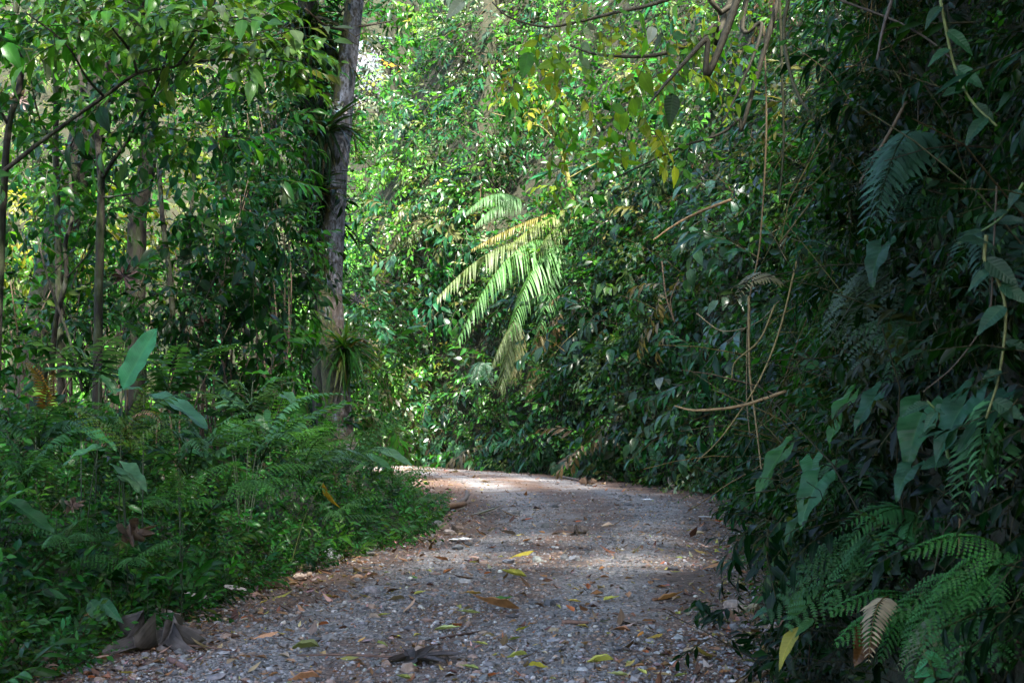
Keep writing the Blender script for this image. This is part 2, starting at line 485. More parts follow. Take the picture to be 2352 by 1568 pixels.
def tube(pts, rad, sides=8, wob=0.0, cap=True):
    pts = np.asarray(pts, float); n = len(pts)
    rad = np.broadcast_to(np.asarray(rad, float), (n,))
    tg = unit(np.gradient(pts, axis=0))
    ref = np.array([0.31, 0.9, 0.2]); 
    if abs(tg[0] @ unit(ref)) > 0.9: ref = np.array([1.0, 0, 0.1])
    x = np.zeros((n, 3)); x[0] = unit(np.cross(tg[0], ref))
    for i in range(1, n): x[i] = unit(x[i - 1] - tg[i] * (x[i - 1] @ tg[i]))
    y = np.cross(tg, x)
    a = np.arange(sides) / sides * 2 * math.pi
    r = rad[:, None] * (1 + wob * (rng.random((n, sides)) - 0.5))
    V = pts[:, None, :] + (np.cos(a)[None, :, None] * x[:, None, :] + np.sin(a)[None, :, None] * y[:, None, :]) * r[..., None]
    V = V.reshape(-1, 3); F = []
    for i in range(n - 1):
        for j in range(sides):
            p, q = i * sides + j, i * sides + (j + 1) % sides
            F += [(p, q, q + sides), (p, q + sides, p + sides)]
    if cap:
        V = np.vstack([V, pts[0], pts[-1]]); c0, c1 = len(V) - 2, len(V) - 1
        for j in range(sides):
            F.append((c0, (j + 1) % sides, j)); b = (n - 1) * sides; F.append((c1, b + j, b + (j + 1) % sides))
    return T(V, F, S=np.ones(len(V)))

PROF = {
    'ovate': lambda t: np.sin(np.pi * np.clip(t, 0, 1) ** 0.72) * (1 - 0.22 * t),
    'lance': lambda t: np.sin(np.pi * np.clip(t, 0, 1) ** 0.85) ** 1.15,
    'obov': lambda t: np.sin(np.pi * np.clip(t, 0, 1) ** 1.25) ** 0.9,
    'strap': lambda t: np.minimum(1, 6 * t) * np.minimum(1, 2.2 * (1 - t)) ** 0.8,
    'oblong': lambda t: np.minimum(1, np.sqrt(np.clip(5 * t, 0, 1))) * np.sqrt(np.clip(3.2 * (1 - t), 0, 1)) * (0.9 + 0.1 * np.sin(3 * t)),
}

def leaf_t(L=1.0, W=0.45, n=3, fold=0.25, droop=0.2, prof='ovate', twist=0.0, pet=0.0):
    w = PROF[prof]
    V, F, A, U = [], [], [], []
    def cen(t): return np.array([0, L * (pet + t) * (1 - 0.15 * droop * t), -droop * L * t * t])
    V.append(cen(0)); A.append(0); U.append((0, 0))
    for i in range(1, n):
        t = i / n; h = 0.5 * W * L * float(w(np.array(t))); c = cen(t); th = twist * t
        for s in (-1, 0, 1):
            V.append(c + np.array([s * h * math.cos(th), 0, abs(s) * h * fold + s * h * math.sin(th)])); A.append(abs(s)); U.append((s * h / L, t))
    V.append(cen(1)); A.append(0); U.append((0, 1))
    e = len(V) - 1
    F += [(0, 2, 1), (0, 3, 2)]
    for i in range(n - 2):
        a = 1 + 3 * i; b = a + 3
        F += [(a, a + 1, b + 1), (a, b + 1, b), (a + 1, a + 2, b + 2), (a + 1, b + 2, b + 1)]
    a = 1 + 3 * (n - 2)
    F += [(a, a + 1, e), (a + 1, a + 2, e)]
    return T(V, F, A=A, UV=U)

def rot(ax, ang):
    return np.array(Matrix.Rotation(ang, 3, ax))

def sprig_t(nleaf=7, S=1.0, leaf=None, lsc=0.45, ang=58, sag=0.25, stem=0.012, rs=None, opposite=False):
    r = rs or random
    tt = np.linspace(0, 1, 3)
    pts = np.stack([0.08 * S * np.sin(2.2 * tt + r.random() * 3) * tt, S * tt * (1 - 0.1 * sag), -sag * S * tt ** 2], 1)
    parts = [tube(pts, np.linspace(stem, stem * 0.4, 3) * S, 3, cap=False)]
    for i in range(nleaf):
        t = 0.18 + 0.82 * i / max(nleaf - 1, 1)
        p = np.array([np.interp(t, tt, pts[:, k]) for k in range(3)])
        sides = (1, -1) if opposite else ((1,) if i % 2 else (-1,))
        for s in sides:
            a = math.radians(ang * (1 - 0.75 * t ** 3) + r.uniform(-14, 14)) * s
            if i == nleaf - 1 and not opposite: a *= 0.3
            R = rot('Z', -a) @ rot('X', math.radians(r.uniform(-45, 12) - 18 * t)) @ rot('Y', math.radians(r.uniform(-32, 32)))
            parts.append(leaf[r.randrange(len(leaf))].moved(R, p, lsc * S * r.uniform(0.72, 1.12) * (1 - 0.2 * t), r.uniform(0.72, 1.28)))
    return join(parts)

LEAF_O = [leaf_t(1, w, 3, f, d, 'ovate') for w, f, d in ((0.5, 0.3, 0.25), (0.44, 0.15, 0.1), (0.55, 0.4, 0.4))]
LEAF_L = [leaf_t(1, w, 3, f, d, 'lance') for w, f, d in ((0.3, 0.3, 0.3), (0.26, 0.2, 0.15), (0.34, 0.4, 0.45))]
LEAF_2 = [leaf_t(1, w, 2, f, d, 'ovate') for w, f, d in ((0.5, 0.3, 0.2), (0.6, 0.2, 0.1), (0.4, 0.4, 0.3))]
LEAF_G = [leaf_t(1, w, 5, f, d, 'ovate', tw) for w, f, d, tw in ((0.48, 0.25, 0.3, 0.3), (0.52, 0.15, 0.15, -0.3), (0.44, 0.35, 0.5, 0.1))]
SP_O = [sprig_t(n, 1, LEAF_O, l) for n, l in ((6, 0.42), (7, 0.4), (8, 0.36), (5, 0.5))]
SP_L = [sprig_t(n, 1, LEAF_L, l, 48) for n, l in ((8, 0.5), (9, 0.42), (7, 0.55))]
SP_2 = [sprig_t(n, 1, LEAF_2, l) for n, l in ((7, 0.4), (8, 0.36), (6, 0.44))]
SP_G = [sprig_t(n, 1, LEAF_G, l) for n, l in ((5, 0.5), (6, 0.46), (4, 0.55))]
SP_S = [sprig_t(n, 1, LEAF_2, l, 65, opposite=True) for n, l in ((6, 0.22), (7, 0.2), (5, 0.26))]

DEEP = np.array([0.006, 0.036, 0.008]); MID = np.array([0.018, 0.088, 0.011]); BRIGHT = np.array([0.05, 0.16, 0.015])
YEL = np.array([0.16, 0.19, 0.018]); BLUE = np.array([0.010, 0.06, 0.022]); OLIVE = np.array([0.075, 0.088, 0.028])
BROWN = np.array([0.11, 0.06, 0.03]); TAN = np.array([0.27, 0.19, 0.12]); PALE = np.array([0.11, 0.17, 0.08])

def cols(n, palette, weights, jit=0.3, chroma=0.12):
    w = np.asarray(weights, float); w /= w.sum()
    c = np.asarray(palette)[rng.choice(len(palette), n, p=w)]
    return c * (1 + jit * (rng.random((n, 1)) * 2 - 1)) * (1 + chroma * rng.normal(size=(n, 3)))

def split(ts, pos, R, sc, col):
    k = rng.integers(0, len(ts), len(pos)); sc = np.asarray(sc)
    return [(t, pos[k == i], R[k == i], sc[k == i], np.abs(col[k == i])) for i, t in enumerate(ts)]

def in_view(p, mx=260, top=320, bot=160):
    x, y, f = project(p)
    return (x > -mx) & (x < 2352 + mx) & (y > -top) & (y < 1568 + bot) & (f > 1.5)

# ------------------------------------------------------------------ ground and road
def grid_mesh(xs, ys, zf, name, mat, colf=None):
    X, Y = np.meshgrid(xs, ys); Z = zf(X.ravel(), Y.ravel())
    V = np.stack([X.ravel(), Y.ravel(), Z], 1)
    nx, ny = len(xs), len(ys)
    i = (np.arange(ny - 1)[:, None] * nx + np.arange(nx - 1)[None]).ravel()
    F = np.vstack([np.stack([i, i + 1, i + nx + 1], 1), np.stack([i, i + nx + 1, i + nx], 1)])
    return to_mesh(name, V, F, None, None, mat)

gx = np.concatenate([-np.geomspace(600, 16, 26), np.arange(-15.7, 14, 0.3), np.geomspace(14.2, 600, 26)])
gy = np.concatenate([-np.geomspace(500, 26, 16), np.arange(-25, 4, 1.0), np.arange(4, 62, 0.3), np.geomspace(62.5, 700, 60)])
tag(link('ground', grid_mesh(gx, gy, lambda x, y: height(x, y) - 0.012, 'ground', M['soil'])), 'dark soil of the slopes beside the road', kind='structure')

def road_mesh():
    n = 420; m = 46
    t = np.linspace(0, 1, n) ** 1.0
    R = spline(REDGE[::6], n); L = spline(LEDGE[::6], n)
    # match left and right edge points by arc position
    V = []; C = []
    a = np.linspace(-0.12, 1.1, m)
    for i in range(n):
        q = L[i][None] * (1 - a[:, None]) + R[i][None] * a[:, None]
        V.append(q); 
        e = np.minimum(a, 1 - a)
        tracks = np.exp(-((a - 0.27) / 0.13) ** 2) + np.exp(-((a - 0.66) / 0.13) ** 2)
        C.append(0.9 - 0.3 * tracks - 0.32 * np.clip(e, -0.1, 0.2) / 0.2 + 0.05)
    V = np.vstack(V); C = np.concatenate(C)
    z = road_relief(V[:, 0], V[:, 1]) + 0.012
    a2 = np.tile(a, n)
    z = z - 0.06 * sstep(0.0, 0.12, np.maximum(-a2, a2 - 1.0)) + 0.03 * (1 - (2 * np.clip(a2, 0, 1) - 1) ** 2)
    C = np.clip(C, 0, 1)
    i = (np.arange(n - 1)[:, None] * m + np.arange(m - 1)[None]).ravel()
    F = np.vstack([np.stack([i, i + 1, i + m + 1], 1), np.stack([i, i + m + 1, i + m], 1)])
    return to_mesh('gravel_road', np.column_stack([V, z]), F, np.stack([C, C, C, np.ones_like(C)], 1), None, M['road'])
road = tag(link('gravel_road', road_mesh()), 'grey gravel road bending left through the forest', kind='structure')

def road_z(x, y):
    sr = side_dist(np.asarray(x, float), np.asarray(y, float), REDGE); sl = -side_dist(np.asarray(x, float), np.asarray(y, float), LEDGE)
    w = np.clip(-sl / np.maximum(-sl - sr, 0.1), 0, 1)
    return road_relief(np.asarray(x, float), np.asarray(y, float)) + 0.012 + 0.03 * (1 - (2 * w - 1) ** 2)

# gravel: the 300 largest stones one by one, the rest as one mass
def stone_t(seed, flat=0.5):
    r = np.random.default_rng(seed)
    ph = (1 + 5 ** .5) / 2
    V = unit(np.array([(-1, ph, 0), (1, ph, 0), (-1, -ph, 0), (1, -ph, 0), (0, -1, ph), (0, 1, ph), (0, -1, -ph), (0, 1, -ph), (ph, 0, -1), (ph, 0, 1), (-ph, 0, -1), (-ph, 0, 1)], float))
    F = [(0, 11, 5), (0, 5, 1), (0, 1, 7), (0, 7, 10), (0, 10, 11), (1, 5, 9), (5, 11, 4), (11, 10, 2), (10, 7, 6), (7, 1, 8), (3, 9, 4), (3, 4, 2), (3, 2, 6), (3, 6, 8), (3, 8, 9), (4, 9, 5), (2, 4, 11), (6, 2, 10), (8, 6, 7), (9, 8, 1)]
    V = V * (0.8 + 0.4 * r.random((12, 1))) * np.array([0.5, 0.5 * r.uniform(0.6, 0.95), 0.5 * flat * r.uniform(0.7, 1.2)])
    return T(V, F)
def pebble_t(seed):
    r = np.random.default_rng(seed)
    V = np.array([(1, 0, 0), (-1, 0, 0), (0, 1, 0), (0, -1, 0), (0.2, 0.1, 1), (0, 0, -1)], float) * r.uniform(0.75, 1.2, (6, 3)) + 0.15 * r.normal(size=(6, 3))
    F = [(0, 2, 4), (2, 1, 4), (1, 3, 4), (3, 0, 4), (2, 0, 5), (1, 2, 5), (3, 1, 5), (0, 3, 5)]
    return T(V * np.array([0.5, 0.42, 0.28]), F)
PEBBLES = [pebble_t(s) for s in range(6)]
STONES = [stone_t(s, f) for s, f in ((1, 0.5), (2, 0.7), (3, 0.4), (4, 0.6), (5, 0.35))]

def road_points(n, d0, d1, power):
    """points on the road, denser near the camera"""
    u = rng.random(n)
    y = (d0 ** (1 - power) + u * (d1 ** (1 - power) - d0 ** (1 - power))) ** (1 / (1 - power))
    xl = np.interp(y, LEDGE[:150, 1], LEDGE[:150, 0]); xr = np.interp(y, REDGE[:150, 1], REDGE[:150, 0])
    return xl, xr, y

def stone_cols(n):
    return cols(n, [(0.115, 0.111, 0.112), (0.205, 0.198, 0.2), (0.32, 0.31, 0.3), (0.068, 0.065, 0.066), (0.2, 0.138, 0.105), (0.42, 0.4, 0.37)], [3.5, 2.6, 0.6, 2.6, 2.4, 0.12], 0.2, 0.03)

n = 46000
xl, xr, y = road_points(n, 5.8, 24, 2.2)
x = xl + (xr - xl) * rng.uniform(-0.05, 1.08, n)
size = 0.0118 * np.exp(0.52 * rng.normal(size=n)) * (1 + 0.04 * y)
clump = fbm(x * 1.3, y * 0.8, 77, 3)
keep = clump + 0.25 * rng.random(n) > 0.47
x, y, size = x[keep], y[keep], size[keep]; n = len(x)
order = np.argsort(-size / y)
big, rest = order[:300], order[300:]
def flat_frames(n, tilt=0.25):
    a = rng.random(n) * 2 * math.pi
    d = np.stack([np.cos(a), np.sin(a), tilt * rng.normal(size=n)], 1)
    return frames(d, np.stack([tilt * rng.normal(size=n), tilt * rng.normal(size=n), np.ones(n)], 1))
z = road_z(x, y)
R = flat_frames(n, 0.15)
c = stone_cols(n)
pos = np.stack([x, y, z + size * 0.06], 1)
g = link('gravel', bulk_mesh('gravel', split(STONES, pos[rest[:6000]], R[rest[:6000]], size[rest[:6000]], c[rest[:6000]]) + split(PEBBLES, pos[rest[6000:]], R[rest[6000:]], size[rest[6000:]] * 1.1, c[rest[6000:]]), M['stone']), road)
g['kind'] = 'stuff'
stone_me = []
for i, t in enumerate(STONES):
    me = t_mesh('stone', t, M['stone_o']); me.polygons.foreach_set('use_smooth', np.zeros(len(me.polygons), bool)); stone_me.append(me)
def mat4(R, p, s=1.0):
    m = np.eye(4); m[:3, :3] = np.asarray(R) * s; m[:3, 3] = p
    return Matrix(m.tolist())
for i in big:
    link('stone', stone_me[rng.integers(0, 5)], road, mw=mat4(R[i], pos[i], size[i] * 1.25), color=np.abs(c[i]))

# ------------------------------------------------------------------ leaf litter (too many to count)
LIT = [leaf_t(1, 0.45, 3, f, d, 'ovate') for f, d in ((0.7, 0.3), (-0.5, -0.3), (0.3, -0.4), (0.9, 0.1))]
def litter_batches(n, d0, d1):
    xl, xr, y = road_points(n, d0, d1, 1.9)
    side = rng.random(n)
    w = xr - xl
    e = np.abs(rng.normal(size=n)) * 0.5
    x = np.where(side < 0.32, xl - 0.35 + e, np.where(side < 0.72, xr + 0.55 - e * 1.3, xl + w * rng.random(n)))
    z = np.maximum(height(x, y), road_z(x, y)) + 0.004
    keep = z < 0.6
    x, y, z = x[keep], y[keep], z[keep]; m = len(x)
    sz = 0.027 * np.exp(0.55 * rng.normal(size=m)) * (1 + 0.03 * y)
    col = cols(m, [BROWN, TAN, (0.07, 0.035, 0.025), (0.32, 0.22, 0.19), (0.2, 0.1, 0.05), (0.16, 0.13, 0.12), (0.3, 0.26, 0.06)], [3, 2, 3, 1.0, 2, 1.5, 0.6], 0.3)
    return split(LIT, np.stack([x, y, z], 1), flat_frames(m, 0.22), sz, col)
o = link('leaf_litter', bulk_mesh('leaf_litter', litter_batches(17000, 5.8, 42), M['litter']))
tag(o, 'small dry leaves and scraps strewn along both road edges', 'leaf litter', kind='stuff')


# ------------------------------------------------------------------ more leaf shapes
def frond_t(n=18, W=0.3, k=9, arch=0.16, hang=0.5, fwd=28, base=0.12):
    tt = np.linspace(0, 1, 9)
    cz = lambda t: 4 * arch * t * (1 - t)
    parts = [tube(np.stack([0 * tt, tt, cz(tt)], 1), np.linspace(0.008, 0.002, 9), 3, cap=False)]
    V, F, J = [], [], []
    sp = (1 - base) / n
    for i in range(n):
        t = base + (0.98 - base) * i / (n - 1)
        l = W * (min(1, 0.45 + (t - base) * 3.2) * (1 - t) ** 0.62 + 0.03)
        for s in (-1, 1):
            a = math.radians(fwd + 18 * t + random.uniform(-4, 4))
            d = np.array([s * math.cos(a), math.sin(a), 0.0]); h = hang * random.uniform(0.7, 1.3); jj = random.uniform(0.8, 1.2)
            p0 = np.array([0, t, cz(t)])
            side = np.array([-d[1] * s, d[0] * s, 0.0])
            hw = 0.36 * sp
            for j in range(k):
                q0, q1 = j / k, (j + 0.78) / k
                b = p0 + d * l * q0 + np.array([0, 0, -h * l * q0 ** 2]); e = p0 + d * l * q1 + np.array([0, 0, -h * l * q1 ** 2])
                w = hw * (1 - q0 ** 2 * 0.85) * min(1, 0.5 + 3 * q0)
                for g in (-1, 1):
                    o = len(V)
                    off = side * g * w + d * l * 0.35 / k + np.array([0, 0, -0.15 * w])
                    V += [b, e, e * 0.6 + b * 0.4 + off, b * 0.75 + e * 0.25 + off]; J += [jj * 0.9, jj * 0.9, jj * 1.1, jj * 1.1]
                    F += [(o, o + 1, o + 2), (o, o + 2, o + 3)] if g * s > 0 else [(o, o + 2, o + 1), (o, o + 3, o + 2)]
    parts.append(T(V, F, J=J))
    return join(parts)

def simple_frond_t(n=20, W=0.26, arch=0.2, hang=0.3, pw=0.22, fwd=18):
    tt = np.linspace(0, 1, 9); cz = lambda t: 4 * arch * t * (1 - t)
    parts = [tube(np.stack([0 * tt, tt, cz(tt)], 1), np.linspace(0.008, 0.002, 9), 3, cap=False)]
    lf = leaf_t(1, pw, 3, 0.2, hang, 'lance')
    for i in range(n):
        t = 0.15 + 0.83 * i / (n - 1); l = W * (min(1, 0.5 + 2 * t) * (1 - t) ** 0.55 + 0.05)
        for s in (-1, 1):
            R = rot('Z', -s * math.radians(90 - fwd - 22 * t + random.uniform(-5, 5))) @ rot('X', math.radians(random.uniform(-18, 4)))
            parts.append(lf.moved(R, (0, t, cz(t)), l, random.uniform(0.8, 1.2)))
    return join(parts)

def arum_t(W=0.6, back=0.24, rows=14, colz=4, droop=0.15, fold=0.4, wave=0.035, seed=0):
    r = np.random.default_rng(seed)
    V, F, A, U = [], [], [], []
    ph = r.random() * 6
    for s in (-1, 1):
        o = len(V)
        for i in range(rows + 1):
            t = i / rows
            if t < back:
                xo = 0.5 * W * (0.42 + 0.55 * math.sin(math.pi / 2 * (t / back)) ** 0.8); xi = 0.5 * W * 0.4 * (1 - t / back) ** 0.7
                if i == 0: xo = xi = 0.5 * W * 0.42
            else:
                q = (t - back) / (1 - back); xo = 0.5 * W * (1 - q) ** 0.75 * (1 + 0.35 * q * (1 - q)) * 0.98; xi = 0.0
            for j in range(colz + 1):
                f = j / colz; x = xi + (xo - xi) * f
                z = -droop * (t - back) ** 2 + fold * x * (1 - 0.8 * x / W) + wave * f * math.sin(16 * t + ph + s) - 0.35 * droop * max(0, back - t) * 3 * x
                V.append((s * x, t, z)); A.append(min(1, x / (0.1 * W) * 0.3)); U.append((s * x / 1.0, t))
        for i in range(rows):
            for j in range(colz):
                p = o + i * (colz + 1) + j; q = p + colz + 1
                f1, f2 = (p, p + 1, q + 1), (p, q + 1, q)
                F += [f1, f2] if s > 0 else [f1[::-1], f2[::-1]]
    return T(V, F, A=A, UV=U)

def blade_t(W=0.3, rows=16, colz=3, droop=0.2, fold=0.25, wave=0.03, prof='oblong', seed=0, tear=0.0):
    r = np.random.default_rng(seed); V, F, A, U = [], [], [], []
    ph = r.random(2) * 6
    for s in (-1, 1):
        o = len(V)
        for i in range(rows + 1):
            t = i / rows; xo = 0.5 * W * max(0.004, float(PROF[prof](np.array(t)))) * (1 + tear * (r.random() - 0.5))
            for j in range(colz + 1):
                f = j / colz; x = xo * f
                V.append((s * x, t, -droop * t * t + fold * x + wave * f * f * math.sin(20 * t + ph[(s + 1) // 2]))); A.append(min(1, f)); U.append((s * x, t))
        for i in range(rows):
            for j in range(colz):
                p = o + i * (colz + 1) + j; q = p + colz + 1
                f1, f2 = (p, p + 1, q + 1), (p, q + 1, q)
                F += [f1, f2] if s > 0 else [f1[::-1], f2[::-1]]
    return T(V, F, A=A, UV=U)

def palmate_t(n=8, curl=0.5, seed=0):
    """a many-lobed leaf, webbed in the middle, crumpled as it dries"""
    r = np.random.default_rng(seed); na, nr = 80, 8
    V, F, A, U, J = [], [], [], [], []
    ph = r.random() * 6; low = r.uniform(0.2, 1.3, n); le = r.uniform(0.75, 1.1, n)
    for i in range(na + 1):
        th = -2.75 + 5.5 * i / na
        f = (th + 2.75) / 5.5 * n; k = min(int(f), n - 1); w = 2 * (f - k) - 1
        lobe = (1 - abs(w) ** 1.6) ** 0.9
        R = 0.5 * le[k] * (0.3 + 0.7 * lobe) * (0.75 + 0.25 * math.cos(th / 2))
        for j in range(nr + 1):
            q = j / nr; rad = R * q
            a = th - 0.25 * q * q * w * lobe * 0.6
            z = curl * (low[k] * q ** 1.8 * 0.36 - 0.16 * q * (1 - abs(w)) + 0.06 * q * math.sin(5 * th + ph) * q + 0.02 * math.sin(24 * q)) 
            rr = rad * (1 - 0.45 * curl * low[k] * q * q * 0.8)
            V.append((rr * math.sin(a), rr * math.cos(a), z * 0.62)); A.append(min(1, abs(w) * 1.3)); U.append((w * 0.15, q)); J.append(0.8 + 0.35 * r.random() * q + (0.25 if k % 3 == 0 else 0))
    for i in range(na):
        for j in range(nr):
            p = i * (nr + 1) + j; t = p + nr + 1
            F += [(p, t + 1, p + 1), (p, t, t + 1)]
    V = np.array(V); J = np.array(J) * np.clip(0.35 + 1.3 * fbm(V[:, 0] * 22 + seed, V[:, 1] * 22, seed + 3, 3), 0.4, 1.7) * np.interp(np.hypot(V[:, 0], V[:, 1]), [0, 0.5], [0.6, 1.15])
    V[:, 2] += 0.09 * curl * (fbm(V[:, 0] * 9 + seed, V[:, 1] * 9, seed, 3) - 0.5)
    return T(V, F, A=A, UV=U, J=J)

FR = [t_mesh('frond', frond_t(17, 0.27, 9, 0.16, 0.7), M['fern'], (0.6, 0.5, 0.25)), t_mesh('frond', frond_t(16, 0.3, 8, 0.12, 0.9), M['fern'], (0.6, 0.5, 0.25)),
      t_mesh('frond', frond_t(15, 0.33, 9, 0.08, 0.5, 22), M['fern'], (0.6, 0.5, 0.25))]
FRH = [t_mesh('frond', frond_t(n, w, 12, ar, h, f), M['fern'], (0.6, 0.5, 0.25)) for n, w, ar, h, f in ((17, 0.36, 0.16, 1.3, 12), (16, 0.32, 0.2, 1.0, 20), (18, 0.3, 0.12, 1.6, 8))]
FRS = [t_mesh('frond', simple_frond_t(18, 0.24, 0.2, 0.3), M['fern'], (0.6, 0.5, 0.25)), t_mesh('frond', simple_frond_t(22, 0.2, 0.26, 0.5, 0.26), M['fern'], (0.6, 0.5, 0.25)),
       t_mesh('frond', simple_frond_t(15, 0.3, 0.14, 0.2, 0.28), M['fern'], (0.6, 0.5, 0.25))]
AR = [t_mesh('leaf', arum_t(w, b, droop=d, seed=i), M['big']) for i, (w, b, d) in enumerate(((0.58, 0.24, 0.3), (0.5, 0.28, 0.45), (0.66, 0.22, 0.25), (0.38, 0.3, 0.35)))]
BL = [t_mesh('leaf', blade_t(w, 18, 3, d, 0.3, 0.02, 'oblong', i), M['banana']) for i, (w, d) in enumerate(((0.36, 0.05), (0.3, 0.35), (0.26, 0.2)))]
LG = [t_mesh('leaf', blade_t(w, 10, 2, d, f, 0.015, 'ovate', 9 + i), M['big']) for i, (w, d, f) in enumerate(((0.46, 0.2, 0.25), (0.4, 0.35, 0.3), (0.52, 0.1, 0.15)))]
PM = [t_mesh('blade', palmate_t(n, c, s), M['dead']) for n, c, s in ((9, 0.75, 1), (8, 0.6, 2), (8, 0.25, 3))]
DL = [t_mesh('fallen_leaf', blade_t(w, 10, 2, d, f, 0.02, 'ovate', 20 + i), M['dead']) for i, (w, d, f) in enumerate(((0.42, -0.3, 0.9), (0.36, 0.25, -0.7), (0.5, -0.15, 0.5), (0.3, 0.2, 1.2)))]

UPV = np.array([0, 0, 1.0])
FACE = np.array([-0.15, -0.55, 0.8])

def lay(base, tip, face=FACE, sc=1.0):
    base, tip = np.asarray(base, float), np.asarray(tip, float)
    L = np.linalg.norm(tip - base)
    return frames((tip - base)[None], np.asarray(face, float)[None])[0], base, L * sc

def put(name, me, parent, base, tip, color, face=FACE, origin=(0, 0, 0)):
    R, b, s = lay(base, tip, face)
    return link(name, me, parent, mw=mat4(R, b - np.asarray(origin), s), color=color)

def twig_mesh(name, pts, rad, sides=5, mat=None, n=None, wob=0.15):
    p = spline(pts, n or max(6, 4 * len(pts))) if len(pts) > 2 else np.asarray(pts, float)
    t = tube(p, np.interp(np.linspace(0, 1, len(p)), np.linspace(0, 1, len(rad)), rad), sides, wob)
    return to_mesh(name, t.V, t.F, None, None, mat or M['twig'])

def stem_to(parent, a, b, r, color, bow=0.0, origin=(0, 0, 0), name='stem'):
    a, b = np.asarray(a, float), np.asarray(b, float)
    mid = (a + b) / 2 + np.array([0, 0, bow * np.linalg.norm(b - a)])
    return link(name, twig_mesh(name, [a - origin, mid - origin, b - origin], [r, r * 0.7], 5), parent, color=color)

GREENSTEM = (0.06, 0.1, 0.025); BROWNSTEM = (0.07, 0.045, 0.025); STRAW = (0.3, 0.2, 0.09)

# ------------------------------------------------------------------ vegetation masses on the bank
SEG = np.diff(REDGE, axis=0); NRM = unit(np.stack([SEG[:, 1], -SEG[:, 0]], 1))     # outward (away from the road)
NS = np.stack([np.convolve(np.pad(NRM[:, k], 6, 'edge'), np.ones(13) / 13, 'valid') for k in (0, 1)], 1)

def bank_points(n, y0, y1, x0=-99, x1=99, pmax=1.0, outmax=0.5, hollow=0.36):
    ok = np.nonzero((REDGE[:-1, 1] > y0) & (REDGE[:-1, 1] < y1) & (REDGE[:-1, 0] > x0) & (REDGE[:-1, 0] < x1))[0]
    w = np.linalg.norm(SEG[ok], axis=1); i = rng.choice(ok, n, p=w / w.sum())
    f = rng.random(n)[:, None]
    e = REDGE[i] + SEG[i] * f
    nrm = unit(NS[i] + 0.12 * rng.normal(size=(n, 2)))
    p = rng.random(n) * pmax
    s = np.interp(p, [0, 0.4, 0.82, 1.0], [0.3, 1.75, 7.7, 15])
    xy = e + nrm * s[:, None]
    z = height(xy[:, 0], xy[:, 1])
    out = np.column_stack([-nrm, np.zeros(n)])
    bump = (fbm(xy[:, 0] * 0.55 + z * 0.5, xy[:, 1] * 0.55 + z * 0.45, 21, 4)) 
    pos = np.column_stack([xy, z]) + out * (outmax * np.clip(2.2 * bump - 0.55, -0.2, 1.6) * (0.5 + 0.6 * rng.random(n)))[:, None] + UPV * (0.12 * rng.random(n))[:, None]
    ok = in_view(pos) & (fbm(xy[:, 0] * 1.7 + z * 0.6, xy[:, 1] * 0.8 + z * 1.5, 63, 3) > hollow)
    return pos[ok], out[ok], bump[ok]

def tone(pos):
    """patches of darker and of paler, yellower growth"""
    q = fbm(pos[:, 0] * 0.5 + pos[:, 2] * 0.2 + 40, pos[:, 2] * 0.55 + pos[:, 1] * 0.25, 91, 3)
    k = np.interp(q, [0.3, 0.5, 0.7], [0.55, 1.0, 1.7])[:, None]
    return np.concatenate([k ** 1.25, k, k ** 0.8], 1)

def bank_batch(n, y0, y1, sprigs, S, palette, weights, x0=-99, x1=99, pmax=1.0, outmax=0.5, hang=0.25, jit=0.3, patch=None, hollow=0.36):
    pos, out, bump = bank_points(n, y0, y1, x0, x1, pmax, outmax, hollow)
    if patch is not None:
        q = fbm(pos[:, 0] * patch[0] + 3.1, pos[:, 2] * patch[0] + pos[:, 1] * 0.3, patch[1], 2)
        k = (q > patch[2]) & (q <= patch[3]); pos, out, bump = pos[k], out[k], bump[k]
    m = len(pos)
    d = out * rng.uniform(0.35, 1.0, (m, 1)) + UPV * (rng.normal(size=(m, 1)) * 0.45 - hang) + 0.45 * rng.normal(size=(m, 3))
    sc = S * np.exp(0.28 * rng.normal(size=m))
    return split(sprigs, pos, frames(d, UPV + 0.7 * out + 0.3 * rng.normal(size=(m, 3))), sc, tone(pos) * cols(m, palette, weights, jit))

def stuff(name, batches, mat, label, cat):
    return tag(link(name, bulk_mesh(name, batches, mat)), label, cat, kind='stuff')

